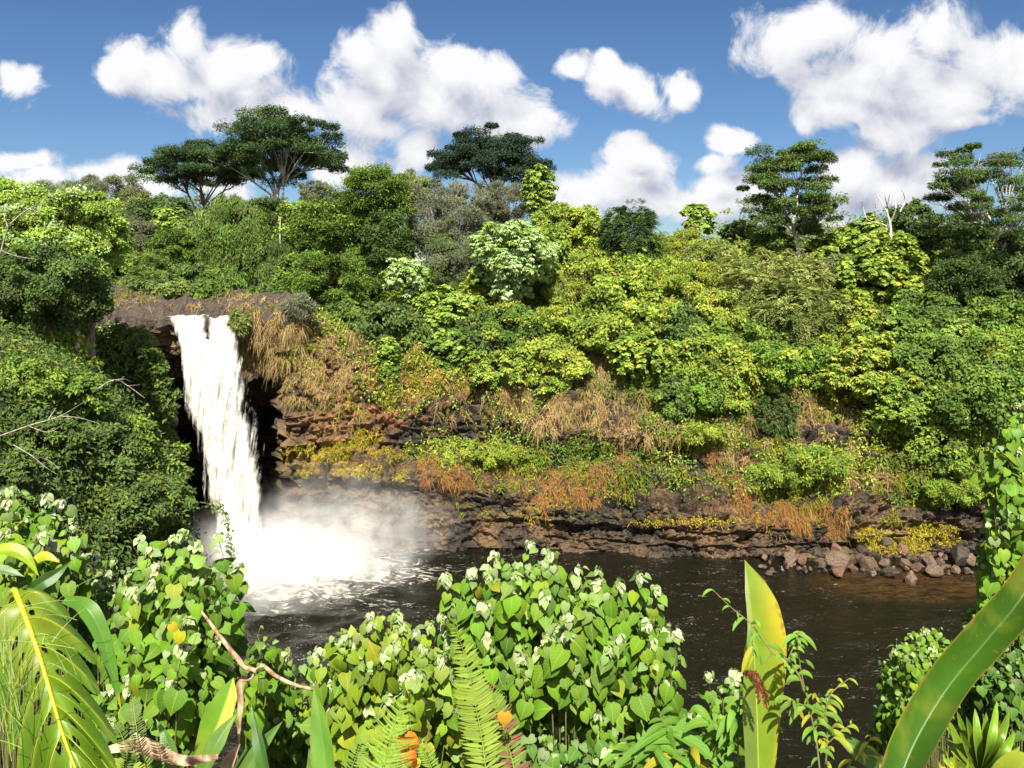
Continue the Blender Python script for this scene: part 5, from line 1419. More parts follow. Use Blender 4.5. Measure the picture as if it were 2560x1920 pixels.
def heart_shrub(label, poly, Y0, dY, ntip, leaf_px, root, pal='heart', group='heart-leaved shrubs below the lookout', young=.5, seed=1, spacing=34, dense=8, run=190, top_tips=()):
    rng = np.random.default_rng(seed)
    poly = [tuple(map(float, p_)) for p_ in poly]
    xs, ys = [p_[0] for p_ in poly], [p_[1] for p_ in poly]
    tips = [tuple(map(float, q_)) for q_ in top_tips]
    tries = 0
    while len(tips) < ntip + len(top_tips) and tries < 6000:
        tries += 1
        x, y = rng.uniform(min(xs), max(xs)), rng.uniform(min(ys), max(ys))
        if not in_poly(x, y, poly): continue
        if min([(x - a) ** 2 + (y - b) ** 2 for a, b in tips] + [1e9]) < (spacing * rng.uniform(.5, 1.0)) ** 2: continue
        tips.append((x, y))
    cx, cyy = np.mean(xs), np.mean(ys); hx, hy = (max(xs) - min(xs)) / 2, (max(ys) - min(ys)) / 2
    s = Y0 / F; size = leaf_px * s
    rw = P(root[0], root[1], Y0 + .25 * dY)
    gz = ground_z(rw[0], rw[1], z0=rw[2] + .1, default=rw[2] - 1)
    base = np.array([rw[0], rw[1], min(gz, rw[2]) - .05])
    o = thing('heart_leaf_shrub', label, 'shrub', tuple(base), group)
    st, fo = MB(), MB()
    cen3 = P(cx, cyy + .3 * hy, Y0 + .6 * dY)
    yt = []
    for (x, y) in tips:
        e = ((x - cx) / hx) ** 2 + ((y - cyy) / hy) ** 2
        Yt = Y0 - dY * .5 * max(0, 1 - e) + rng.normal() * .16 * dY + (.25 * dY if rng.random() < .3 else 0)
        tip = P(x, y, Yt)
        outw = unit((tip - cen3) * np.array([1, 1, .6]))
        d_end = unit(UPV * 1.0 + outw * .7 + rng.normal(size=3) * .22)
        ln = run * s * rng.uniform(.75, 1.15)
        p1 = tip - d_end * ln * .5
        p0_ = tip - d_end * ln * .5 - unit(UPV * 1.3 + outw * .3 + np.array([0, -.1, 0])) * ln * .55
        c = np.concatenate([bez(base + (rng.normal(size=3) * np.array([1, .5, 0]) * .30 * hx * s), base * .4 + p0_ * .6 + UPV * .25 * (p0_[2] - base[2]) * .3, p0_, 5)[:-1], bez(p0_, p1, tip, 8)])
        r_ = np.linspace(.010, .0024, len(c)) * (size / .14)
        st.tube(c, r_, 5, np.array([.1, .12, .03]))
        seg = spline(np.concatenate([bez(p0_, p1, tip, 8)]), 40)
        m = dense + rng.integers(-1, 2)
        f = np.linspace(.08, .985, m) ** .9; k = (f * 39).astype(int)
        a = np.arange(m) * 2.4 + rng.random() * 6
        ax = unit(np.gradient(seg, axis=0))[k]
        s1 = unit(np.cross(ax, np.array([0, 1.0, .2]))); s2 = np.cross(ax, s1)
        rad = unit(np.cos(a)[:, None] * s1 + np.sin(a)[:, None] * s2)
        rad = unit(rad + outw * .35 + np.array([0, -.30, 0]))
        pet = size * rng.uniform(.45, .95, m) * (1.15 - .6 * f)
        e0 = seg[k]; e1 = e0 + (rad * .85 + ax * .5) * pet[:, None]
        for q_ in range(m):
            st.tube(np.stack([e0[q_], (e0[q_] + e1[q_]) / 2 + UPV * .06 * pet[q_], e1[q_]]), .0022 * size / .14, 3)
        sz = size * rng.choice([.62, .85, 1.0, 1.18], m) * rng.uniform(.85, 1.15, m) * np.interp(f, [0, .6, .9, 1], [1.1, 1.05, .7, .42])
        t_ = unit(rad * .65 - UPV * rng.uniform(.35, 1.15, (m, 1)) + rng.normal(size=(m, 3)) * .28)
        n_ = unit(rad * .55 + np.array(to_sun) * .65 + UPV * .25 + rng.normal(size=(m, 3)) * .33)
        cc = pick(rng, pal, m, .16)
        yo = np.clip((f - .78) / .22, 0, 1)[:, None] * .45
        cc = cc * (1 - yo) + pick(rng, 'young', m, .1) * yo
        old = (rng.random(m) < .008)[:, None]
        cc = np.where(old, np.array([.20, .21, .012]) * rng.uniform(.7, 1.1, (m, 1)), cc)
        leaves(fo, HEART, e1, t_, n_, sz, cc, rng.uniform(.80, 1.08, m))
        if rng.random() < young or (x, y) in [tuple(map(float, q_)) for q_ in top_tips]:
            yt.append((tip, rng.uniform(.95, 1.5) * size))
    st.build('stems', M_STEM, o, smooth=True)
    fo.build('foliage', M_HEART, o, smooth=True)
    for tip, sz in yt[:95]:
        if len(YOUNG) < 6:
            yb = young_mesh(rng, 1.0).build('young_leaves', M_HEART, None, smooth=True)
            YOUNG.append(yb.data)
            yo = yb
        else:
            yo = bpy.data.objects.new('young_leaves', YOUNG[rng.integers(6)])
            COL.objects.link(yo)
        yo.parent = o
        yo.location = tip - base
        yo.scale = (sz, sz, sz)
        yo.rotation_euler = (rng.normal() * .2, rng.normal() * .2, rng.random() * 6.28)
    return o


heart_shrub('big heart-leaved shrub with pale tips rising in the middle over the dark water',
            [(1100, 1500), (1160, 1440), (1250, 1410), (1310, 1375), (1350, 1385), (1410, 1430), (1490, 1430), (1560, 1455), (1640, 1500), (1670, 1560), (1705, 1640), (1690, 1720), (1640, 1790), (1600, 1930), (1260, 1930), (1190, 1800), (1120, 1700), (1095, 1600)],
            6.2, 1.5, 215, 34, (1430, 2300), 'heart', seed=5, young=.42, dense=13, spacing=30,
            top_tips=[(1325, 1362), (1375, 1388), (1235, 1392), (1180, 1432), (1115, 1450), (1285, 1440), (1445, 1425), (1495, 1430), (1545, 1462), (1600, 1445), (1640, 1478), (1690, 1590), (1400, 1462), (1215, 1552), (1350, 1632), (1375, 1640), (1555, 1632), (1500, 1592), (1515, 1722), (1640, 1702), (1655, 1800)])
heart_shrub('bright heart-leaved shrub left of the tall green fern',
            [(840, 1580), (900, 1545), (960, 1535), (1040, 1560), (1085, 1590), (1120, 1680), (1170, 1790), (1200, 1930), (830, 1930), (810, 1800), (800, 1700), (770, 1640)],
            5.6, 1.3, 130, 33, (980, 2300), 'hearty', seed=6, young=.45, dense=12, spacing=31,
            top_tips=[(925, 1540), (995, 1540), (1075, 1565), (860, 1600), (1060, 1625), (1105, 1735), (890, 1610)])
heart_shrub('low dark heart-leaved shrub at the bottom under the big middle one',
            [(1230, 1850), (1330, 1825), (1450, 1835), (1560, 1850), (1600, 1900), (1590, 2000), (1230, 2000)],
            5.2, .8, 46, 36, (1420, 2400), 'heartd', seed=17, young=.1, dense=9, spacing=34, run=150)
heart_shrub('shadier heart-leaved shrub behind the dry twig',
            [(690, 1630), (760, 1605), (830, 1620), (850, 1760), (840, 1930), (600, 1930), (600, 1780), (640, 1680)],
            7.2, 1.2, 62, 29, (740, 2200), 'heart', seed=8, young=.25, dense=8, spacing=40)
heart_shrub('tall heart-leaved shrub in front of the white mist on the left',
            [(330, 1400), (360, 1365), (440, 1345), (500, 1345), (550, 1370), (590, 1430), (600, 1490), (590, 1550), (560, 1600), (530, 1660), (480, 1780), (420, 1930), (240, 1930), (240, 1700), (290, 1500)],
            6.0, 1.4, 100, 38, (390, 2250), 'heart', seed=9, young=.32, dense=9, spacing=38,
            top_tips=[(352, 1348), (462, 1338), (545, 1345), (430, 1352), (600, 1425), (505, 1508), (335, 1482)])
heart_shrub('small heart-leaved shoot hanging over the water beside the dry twig',
            [(600, 1640), (620, 1585), (665, 1570), (690, 1620), (640, 1690), (580, 1690)],
            5.6, .6, 10, 38, (600, 2100), 'heart', seed=10, young=.1, dense=8)
heart_shrub('small-leaved heart shrub between the two left shrubs',
            [(140, 1400), (230, 1375), (300, 1390), (350, 1420), (350, 1600), (280, 1720), (180, 1680), (140, 1520)],
            8.6, 1.4, 70, 25, (240, 2000), 'heartd', seed=11, young=.5, dense=8, spacing=36, run=150)
heart_shrub('heart-leaved shrub at the left edge above the large split leaf',
            [(-90, 1225), (20, 1225), (90, 1245), (160, 1255), (200, 1310), (200, 1400), (150, 1500), (0, 1500), (-90, 1450)],
            7.4, 1.3, 64, 34, (40, 2000), 'heart', seed=12, young=.5, dense=8, spacing=38,
            top_tips=[(30, 1230), (115, 1248), (150, 1262), (185, 1318), (60, 1300), (120, 1330)])
heart_shrub('heart-leaved creeper climbing in a tall column at the right edge',
            [(2580, 1000), (2520, 1015), (2480, 1080), (2468, 1160), (2475, 1260), (2450, 1320), (2465, 1400), (2455, 1480), (2420, 1540), (2450, 1600), (2530, 1960), (2720, 1960), (2720, 1000)],
            10.5, 1.6, 290, 27, (2600, 2250), 'heart', seed=13, young=.2, dense=10, spacing=30, run=150)
heart_shrub('round heart-leaved shrub over the water left of the huge leaf',
            [(2250, 1585), (2300, 1575), (2350, 1570), (2400, 1610), (2400, 1690), (2340, 1780), (2270, 1830), (2190, 1850), (2170, 1820), (2210, 1730), (2200, 1660)],
            8.8, 1.4, 110, 19, (2330, 2000), 'heart', seed=14, young=.4, dense=9, spacing=24, run=95)
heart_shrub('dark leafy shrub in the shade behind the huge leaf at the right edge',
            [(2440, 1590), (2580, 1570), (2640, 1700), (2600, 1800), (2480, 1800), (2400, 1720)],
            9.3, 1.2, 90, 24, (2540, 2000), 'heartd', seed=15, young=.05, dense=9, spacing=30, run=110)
heart_shrub('sparse heart-leaved shoot left of the upright yellow-green leaf',
            [(1745, 1720), (1780, 1700), (1840, 1710), (1830, 1780), (1770, 1810), (1700, 1830)],
            6.0, .6, 9, 36, (1750, 2200), 'heart', seed=16, young=.3, dense=6, top_tips=[(1770, 1692), (1840, 1690), (1660, 1712)])

# ------------------------------------------------------------------ large single leaves


def blade_material(name, gloss=.38, stripes=130.0, transl=.20):
    m, t, out = new_mat(name)
    at = t.node('ShaderNodeAttribute', attribute_name='Col')
    uv = t.node('ShaderNodeAttribute', attribute_name='leafuv')
    s = t.node('ShaderNodeSeparateXYZ'); t.link(uv.outputs['Vector'], s.inputs[0])
    ab = t.math('ABSOLUTE', s.outputs[0])
    w = t.math('SINE', t.math('MULTIPLY', t.math('SUBTRACT', s.outputs[1], t.math('MULTIPLY', ab, .09)), stripes * 6.283))
    geo = t.node('ShaderNodeNewGeometry')
    nz = t.noise(geo.outputs['Position'], 14.0, 4)
    f = t.math('ADD', .82, t.math('ADD', t.math('MULTIPLY', w, .018), t.math('MULTIPLY', nz, .36)))
    cx = t.node('ShaderNodeCombineXYZ')
    for i in range(3): t.link(f, cx.inputs[i])
    c = t.mix(1.0, at.outputs[0], cx.outputs[0], 'MULTIPLY')
    sp1 = t.smooth(t.noise(geo.outputs['Position'], 55.0, 2), .66, .72)
    sp2 = t.math('MULTIPLY', t.smooth(ab, .80, .98), t.smooth(t.noise(geo.outputs['Position'], 16.0, 4), .50, .62))
    c = t.mix(t.math('MULTIPLY', t.math('MAXIMUM', t.math('MULTIPLY', sp1, .55), sp2), .8), c, (.14, .085, .025))
    ptch = t.smooth(t.noise(geo.outputs['Position'], 5.0, 3), .52, .70)
    c = t.mix(t.math('MULTIPLY', ptch, .30), c, (.20, .20, .02))
    pb = t.node('ShaderNodeBsdfPrincipled'); t.link(c, pb.inputs['Base Color'])
    pb.inputs['Roughness'].default_value = gloss; pb.inputs['Specular IOR Level'].default_value = .32
    bp = t.node('ShaderNodeBump'); bp.inputs['Strength'].default_value = .10; bp.inputs['Distance'].default_value = .002
    t.link(w, bp.inputs['Height']); t.link(bp.outputs[0], pb.inputs['Normal'])
    tl = t.node('ShaderNodeBsdfTranslucent'); t.link(t.mix(1.0, c, (1.2, 1.15, .5), 'MULTIPLY'), tl.inputs[0])
    mx = t.node('ShaderNodeMixShader'); mx.inputs[0].default_value = transl
    t.link(pb.outputs[0], mx.inputs[1]); t.link(tl.outputs[0], mx.inputs[2])
    t.link(mx.outputs[0], out.inputs[0])
    return m


M_BLADE = blade_material('large_leaf')
M_VEIN = leaf_material('leaf_rib', .45, .1, .4, nscale=20.0, mottling=.12)


def blade_mesh(ctrl, wl, wr, fold=.35, face=(0, -1, .35), wave=.05, col=None, seed=0, ns=70, nu=9, curl=0.0):
    """a long leaf along a curve given in photo columns/rows and depth; half widths in photo pixels at that depth"""
    r_ = np.random.default_rng(seed)
    c3 = np.array([P(*c) for c in ctrl])
    C = spline(c3, ns); s = np.linspace(0, 1, ns)
    T = unit(np.gradient(C, axis=0))
    N = np.tile(np.array(face, float), (ns, 1)); N = unit(N - (N * T).sum(-1, keepdims=True) * T)
    B = np.cross(T, N)
    sc = C[:, 1] / F
    WL = np.interp(s, [a for a, _ in wl], [b for _, b in wl]) * sc; WR = np.interp(s, [a for a, _ in wr], [b for _, b in wr]) * sc
    for a in (WL, WR):
        for _ in range(3): a[1:-1] = .25 * a[:-2] + .5 * a[1:-1] + .25 * a[2:]
    u = np.linspace(-1, 1, 2 * nu + 1)
    Wd = np.where(u[None] < 0, WL[:, None], WR[:, None])
    au = np.abs(u)[None]
    ph = r_.random(2) * 6
    wv = np.where(u[None] < 0, np.sin(s[:, None] * 13 + ph[0]), np.sin(s[:, None] * 11 + ph[1]))
    lift = (math.sin(fold) * au - curl * au ** 2 + wave * wv * au ** 2) * Wd
    V = C[:, None] + B[:, None] * (np.sign(u)[None] * au * Wd * math.cos(fold))[..., None] + N[:, None] * lift[..., None]
    k = 2 * nu + 1
    i, j = np.meshgrid(np.arange(ns - 1), np.arange(k - 1), indexing='ij')
    q_ = np.stack([i * k + j, i * k + j + 1, (i + 1) * k + j + 1, (i + 1) * k + j], -1).reshape(-1, 4)
    U = np.stack([np.tile(u, (ns, 1)), np.tile(s[:, None], (1, k))], -1)
    cc = np.tile(np.array((.07, .15, .015)), (ns, k, 1)) if col is None else col(U[..., 0], U[..., 1])
    mb = MB().add(V.reshape(-1, 3), q_, cc.reshape(-1, 3), U.reshape(-1, 2))
    rib = MB().tube(C + N * (-.002), np.linspace(1, .25, ns) * .036 * max(WL.max(), WR.max()), 6, np.array((.20, .27, .04)))
    return mb, rib, c3


def flat(c):
    c = np.array(c, float)
    return lambda u, s: np.broadcast_to(c, u.shape + (3,)) * (1 + .12 * np.sin(s * 9 + u * 2))[..., None]


def big_leaf(name, label, cat, ctrl, wl, wr, group=None, ribcol=None, **kw):
    mb, rib, c3 = blade_mesh(ctrl, wl, wr, **kw)
    if ribcol is not None: rib.C = [np.tile(np.array(ribcol, float), (len(c_), 1)) for c_ in rib.C]
    o = thing(name, label, cat, tuple(c3[0]), group)
    mb.build('leaf_blade', M_BLADE, o, smooth=True)
    rib.build('midrib', M_VEIN, o, smooth=True)
    return o


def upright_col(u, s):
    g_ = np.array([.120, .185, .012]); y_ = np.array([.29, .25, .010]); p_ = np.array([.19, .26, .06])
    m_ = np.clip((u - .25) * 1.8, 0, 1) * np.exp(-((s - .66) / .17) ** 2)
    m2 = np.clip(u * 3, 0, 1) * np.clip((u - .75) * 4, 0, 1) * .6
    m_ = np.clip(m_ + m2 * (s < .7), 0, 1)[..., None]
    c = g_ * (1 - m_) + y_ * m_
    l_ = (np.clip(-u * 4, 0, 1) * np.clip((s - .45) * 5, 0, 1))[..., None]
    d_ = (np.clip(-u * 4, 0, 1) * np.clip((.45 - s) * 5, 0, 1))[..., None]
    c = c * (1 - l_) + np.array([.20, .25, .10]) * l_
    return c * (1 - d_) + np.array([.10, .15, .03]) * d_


big_leaf('upright_leaf', 'tall upright yellow-green pointed leaf against the dark pool', 'leaf', [(1898, 1990, 4.1), (1893, 1800, 4.15), (1886, 1640, 4.2), (1876, 1500, 4.25), (1862, 1400, 4.3)],
         [(0, 40), (.3, 42), (.45, 34), (.62, 15), (.8, 13), (1, 0)], [(0, 30), (.25, 62), (.42, 80), (.58, 84), (.72, 72), (.86, 42), (1, 0)], fold=.25, col=upright_col, seed=3, curl=.1, face=(.2, -1, .2))
big_leaf('banana_leaf', 'huge dark green leaf sweeping diagonally up at the lower right', 'leaf', [(2230, 2010, 2.5), (2285, 1862, 2.6), (2368, 1722, 2.7), (2468, 1600, 2.8), (2560, 1485, 2.9), (2650, 1320, 3.0)],
         [(0, 50), (.25, 60), (.5, 64), (.7, 60), (1, 40)], [(0, 56), (.25, 54), (.45, 44), (.62, 50), (.8, 52), (1, 30)], fold=.62, wave=.06, curl=-.25, seed=8, face=(-.75, -1, .25), ns=110, nu=12,
         ribcol=(.09, .16, .02), col=lambda u, s: np.array([.025, .068, .004]) * (1 + .25 * np.sin(s * 5))[..., None] * np.ones(u.shape + (1,)) + (np.clip((np.abs(u) - .96) * 25, 0, 1))[..., None] * np.array([.13, .06, .01]))
big_leaf('banana_leaf', 'dark green pointed leaf lying low left of the huge leaf', 'leaf', [(2270, 1960, 4.0), (2190, 1905, 4.1), (2120, 1855, 4.2), (2065, 1815, 4.25)], [(0, 26), (.5, 26), (1, 0)], [(0, 24), (.5, 22), (1, 0)], col=flat((.055, .125, .02)), seed=9, face=(-.3, -1, .6))
big_leaf('broad_leaf', 'yellow-green leaf filling the bottom right corner', 'leaf', [(2640, 1960, 2.6), (2570, 1925, 2.65), (2510, 1925, 2.7), (2460, 1950, 2.75)], [(0, 40), (.5, 44), (1, 0)], [(0, 40), (.5, 40), (1, 0)], col=flat((.19, .24, .02)), seed=10, face=(0, -.6, 1))
GL = 'lily-like leaves at the bottom left of the middle'
def half_yellow(u, s):  # right half of the blade yellow, left half green
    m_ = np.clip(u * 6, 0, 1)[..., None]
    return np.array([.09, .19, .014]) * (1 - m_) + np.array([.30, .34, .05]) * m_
big_leaf('lily_leaf', 'broad lily leaf with a yellow half under the dry twig', 'leaf', [(498, 1935, 4.3), (530, 1840, 4.35), (560, 1760, 4.4), (583, 1694, 4.45)], [(0, 24), (.45, 40), (.8, 26), (1, 0)], [(0, 22), (.45, 40), (.8, 30), (1, 2)], col=half_yellow, seed=11, group=GL)
big_leaf('lily_leaf', 'smooth green lily leaf in front of the broad half-yellow one', 'leaf', [(505, 1935, 4.1), (530, 1880, 4.1), (562, 1825, 4.15), (594, 1782, 4.2)], [(0, 18), (.5, 24), (1, 0)], [(0, 18), (.5, 22), (1, 0)], col=flat((.085, .17, .03)), seed=12, group=GL)
big_leaf('lily_leaf', 'narrow dark lily leaf right of the dried sheath', 'leaf', [(668, 1960, 4.0), (655, 1890, 4.0), (640, 1820, 4.05), (628, 1758, 4.1)], [(0, 18), (.5, 17), (1, 0)], [(0, 16), (.5, 14), (1, 0)], col=flat((.04, .10, .02)), seed=13, group=GL)
big_leaf('lily_leaf', 'slanting green lily leaf pointing right under the dry twig', 'leaf', [(610, 1935, 4.2), (640, 1885, 4.2), (675, 1840, 4.2), (707, 1803, 4.2)], [(0, 20), (.5, 19), (1, 0)], [(0, 18), (.5, 17), (1, 0)], col=flat((.08, .16, .035)), seed=14, group=GL)
big_leaf('lily_leaf', 'tall upright lily leaf with a pale midrib below the tip of the dry twig', 'leaf', [(820, 1990, 3.6), (812, 1890, 3.65), (800, 1800, 3.7), (785, 1718, 3.75)], [(0, 32), (.4, 34), (.75, 20), (1, 0)], [(0, 26), (.4, 26), (.75, 18), (1, 0)], col=flat((.075, .17, .018)), seed=15, group=GL)
big_leaf('lily_leaf', 'short lily leaf beside the tall upright one', 'leaf', [(785, 1960, 3.8), (780, 1915, 3.8), (772, 1870, 3.8)], [(0, 14), (.5, 14), (1, 0)], [(0, 12), (.5, 12), (1, 0)], col=flat((.09, .18, .03)), seed=16, group=GL)
big_leaf('lily_leaf', 'curved lily leaf rising from the dried leaf base at the lower left', 'leaf', [(440, 1960, 3.9), (432, 1890, 3.9), (415, 1840, 3.95), (389, 1796, 4.0)], [(0, 22), (.5, 20), (1, 0)], [(0, 18), (.5, 16), (1, 0)], col=flat((.07, .16, .025)), seed=17, group=GL)
big_leaf('lily_leaf', 'dark lily leaf low behind the dried sheath', 'leaf', [(590, 1940, 4.5), (620, 1890, 4.5), (640, 1850, 4.5), (655, 1815, 4.5)], [(0, 16), (.5, 16), (1, 0)], [(0, 16), (.5, 16), (1, 0)], col=flat((.05, .12, .025)), seed=18, group=GL)
GA = 'aroid leaves at the left edge'
big_leaf('strap_leaf', 'yellow-green leaf curving down at the left edge above the split leaf', 'leaf', [(-40, 1385, 3.0), (20, 1376, 3.0), (65, 1395, 3.0), (98, 1442, 3.0)], [(0, 16), (.5, 20), (1, 0)], [(0, 16), (.5, 18), (1, 0)], col=flat((.18, .27, .016)), seed=21, group=GA, face=(0, -.7, 1))
big_leaf('strap_leaf', 'short yellow leaf with an orange tip above the split leaf', 'leaf', [(78, 1440, 3.05), (92, 1405, 3.05), (120, 1395, 3.05), (150, 1407, 3.05)], [(0, 10), (.5, 20), (1, 0)], [(0, 8), (.5, 16), (1, 0)], col=flat((.26, .28, .016)), seed=22, group=GA, face=(0, -.7, 1))
big_leaf('strap_leaf', 'grey-green leaf at the left edge under the yellow-green one', 'leaf', [(-40, 1428, 2.9), (10, 1428, 2.9), (62, 1442, 2.9)], [(0, 16), (.5, 16), (1, 0)], [(0, 16), (.5, 14), (1, 0)], col=flat((.10, .16, .06)), seed=23, group=GA, face=(0, -.5, 1))
big_leaf('strap_leaf', 'dark shaded leaf pointing up right above the split leaf', 'leaf', [(72, 1478, 2.95), (105, 1455, 2.95), (145, 1430, 2.98), (178, 1402, 3.0)], [(0, 14), (.5, 16), (1, 0)], [(0, 18), (.5, 20), (1, 0)], col=flat((.03, .08, .015)), seed=24, group=GA, face=(.3, -1, .2))
big_leaf('strap_leaf', 'long drooping green leaf right of the split leaf with a yellow tip', 'leaf', [(160, 1500, 2.75), (215, 1520, 2.7), (255, 1590, 2.68), (280, 1680, 2.66), (303, 1775, 2.65)], [(0, 10), (.3, 24), (.7, 16), (1, 0)], [(0, 10), (.3, 24), (.7, 14), (1, 0)], seed=25, group=GA, face=(.3, -.8, .8),
         col=lambda u, s: np.array([.06, .15, .016]) * np.ones(u.shape + (1,)) * (1 - np.clip((s - .88) * 9, 0, 1))[..., None] + np.array([.42, .30, .015]) * np.clip((s - .88) * 9, 0, 1)[..., None])

# --- the large split leaf with holes
mid3 = spline([P(40, 1478, 2.62), P(66, 1545, 2.56), P(100, 1640, 2.50), P(130, 1740, 2.44), P(160, 1840, 2.40), P(205, 1960, 2.36)], 260)
S_ = np.linspace(0, 1, 260)
o = thing('split_leaf', 'huge split and holed leaf with a bright yellow midrib at the lower left', 'leaf', tuple(mid3[0]))
lb, veins = MB(), MB()
NL = 7
T3 = unit(np.gradient(mid3, axis=0)); Nf = unit(np.array([-.15, -.75, .75])[None] - (np.array([-.15, -.75, .75]) * T3).sum(-1, keepdims=True) * T3); B3 = np.cross(T3, Nf)
for side in (-1, 1):
    nu = 64; r = np.linspace(0, 1, nu)
    ang = np.interp(S_, [0, .12, .4, .8, 1], [1.75, 1.25, .95, .72, .45])
    Ln = np.interp(S_, [0, .05, .2, .5, .8, 1], [.16, .30, .40, .44, .42, .26]) * .45
    d0 = np.cos(ang)[:, None] * T3 + side * np.sin(ang)[:, None] * B3
    fr = (S_ * NL) % 1.0
    sweep = unit(d0)[:, None] * r[None, :, None] * Ln[:, None, None]
    lob = np.sin(np.pi * fr)
    droop = (-.75 * (r[None] ** 2.2) * Ln[:, None] - .05 * (1 - lob)[:, None] * r[None] * Ln[:, None])
    V = mid3[:, None] + sweep + (np.array([.10, .10, -1.0]))[None, None] * (-droop)[..., None] + T3[:, None] * (.42 * r[None] ** 2 * Ln[:, None])[..., None] * .6
    V = V + Nf[:, None] * (.035 * (1 - np.abs(2 * fr - 1))[:, None] * np.sin(r * 3.1)[None])[..., None]
    # fingers end at different lengths
    lid = np.minimum((S_ * NL).astype(int), NL - 1)
    endr = np.array([.94, 1.0, .9, .98, .92, 1.0, .95])[lid] - .22 * (np.abs(2 * fr - 1) ** 2.2)
    slit0 = np.array([.80, .68, .74, .60, .66, .54, .56])[lid]
    gap = np.minimum(fr, 1 - fr)
    R_, FR = np.meshgrid(r, fr); _, E_ = np.meshgrid(r, endr); _, S0 = np.meshgrid(r, slit0); _, GP = np.meshgrid(r, gap); _, LI = np.meshgrid(r, lid)
    keep = (R_ <= E_) & ~((R_ > S0) & (GP < .035 + .22 * (R_ - S0)))
    for hr, ha, hb in ((.14, .05, .13), (.28, .06, .10), (.44, .07, .06)):
        off_ = .5 + .32 * np.sin(LI * 2.3 + side + hr * 20)
        on = (np.sin(LI * 5.1 + hr * 31 + side * 2) > -.6)
        keep &= ~(on & (((R_ - hr) / ha) ** 2 + ((FR - off_) / hb) ** 2 < 1))
    i, j = np.meshgrid(np.arange(259), np.arange(nu - 1), indexing='ij')
    ok = keep[:-1, :-1] & keep[1:, :-1] & keep[1:, 1:] & keep[:-1, 1:]
    i, j = i[ok], j[ok]
    q_ = np.stack([i * nu + j, i * nu + j + 1, (i + 1) * nu + j + 1, (i + 1) * nu + j], -1)
    gcol = np.array([.085, .150, .006]); ycol = np.array([.19, .23, .010]); dcol = np.array([.048, .115, .008])
    vein_m = np.exp(-((FR - .5) / .07) ** 2)[..., None] * .5
    cc = (gcol * (1 - R_[..., None]) + dcol * R_[..., None]) * (1 - vein_m) + ycol * vein_m
    lb.add(V.reshape(-1, 3), q_, cc.reshape(-1, 3), np.stack([side * R_, FR * .2], -1).reshape(-1, 2))
    for k in range(NL):
        ii = int((k + .5) / NL * 259)
        m_ = int(nu * .93 * endr[ii])
        pts = V[ii, :m_:4] - Nf[ii] * .0
        veins.tube(pts + Nf[ii] * .002, np.linspace(.0019, .0006, len(pts)), 5, np.array((.19, .24, .012)))
lb.build('leaf_blade', M_BLADE, o, smooth=True)
rb_ = MB().tube(mid3 + Nf * .004, np.linspace(.0092, .0035, 260), 8, np.array((.32, .31, .012)))
rb_.build('midrib', M_VEIN, o, smooth=True)
veins.build('side_veins', M_VEIN, o, smooth=True)
stalk = bez(mid3[0], mid3[0] + np.array([-.06, .02, .05]), mid3[0] + np.array([-.30, .25, -.9]), 14)
MB().tube(stalk, .011, 8, np.array((.16, .24, .02))).build('leaf_stalk', M_VEIN, o, smooth=True)

# ------------------------------------------------------------------ ferns
def fern(label, ctrl, half_px, npin, cc, width=.11, sweep=.35, seed=0, teeth=False, group=None, dead=0.0, droop=.18):
    r_ = np.random.default_rng(seed)
    C = spline(np.array([P(*c) for c in ctrl]), 80); n = len(C)
    T = unit(np.gradient(C, axis=0)); N = np.tile(np.array([0, -1, .3]), (n, 1)); N = unit(N - (N * T).sum(-1, keepdims=True) * T); B = np.cross(T, N)
    o = thing('fern_frond', label, 'fern', tuple(C[0]), group)
    MB().tube(C, np.linspace(.005, .0012, n) * C[0, 1] / 5, 6, np.array((.16, .20, .03))).build('rachis', M_VEIN, o, smooth=True)
    k = np.linspace(2, n - 2, npin).astype(int); f = k / n
    L = np.interp(f, [0, .5, .8, .95, 1], half_px) * C[k, 1] / F
    mb = MB()
    for sd in (-1, 1):
        t_ = unit(sd * B[k] * 1.0 + T[k] * sweep + r_.normal(size=(npin, 3)) * .09)
        n_ = unit(N[k] + UPV * .35 + r_.normal(size=(npin, 3)) * .12)
        if not teeth:
            base_c = np.array(cc) * r_.uniform(.8, 1.2, (npin, 1))
            if dead: base_c = np.where((r_.random(npin) < dead)[:, None], np.array([.14, .06, .03]), base_c)
            leaves(mb, T_lance(width, droop), C[k] + t_ * .002, t_, n_, L * r_.uniform(.9, 1.08, npin), base_c)
        else:                                             # each pinna cut into small teeth
            for q_ in range(npin):
                m = 22; x = np.linspace(.03, 1, m)
                bx_ = C[k[q_]] + t_[q_] * (L[q_] * x)[:, None] + T[k[q_]] * (L[q_] * .16 * x ** 2)[:, None] - UPV * (droop * L[q_] * x ** 2)[:, None]
                for s2 in (-1, 1):
                    tt_ = unit(s2 * T[k[q_]] * 1.0 + t_[q_] * .55)
                    leaves(mb, T_diamond(), bx_, np.tile(tt_, (m, 1)), np.tile(n_[q_], (m, 1)) + r_.normal(size=(m, 3)) * .1, L[q_] * .16 * (1.05 - x * .75) + .002, np.array(cc) * r_.uniform(.85, 1.15, (m, 1)), np.full(m, .75))
    mb.build('pinnae', M_LEAF, o, smooth=True)
    return o


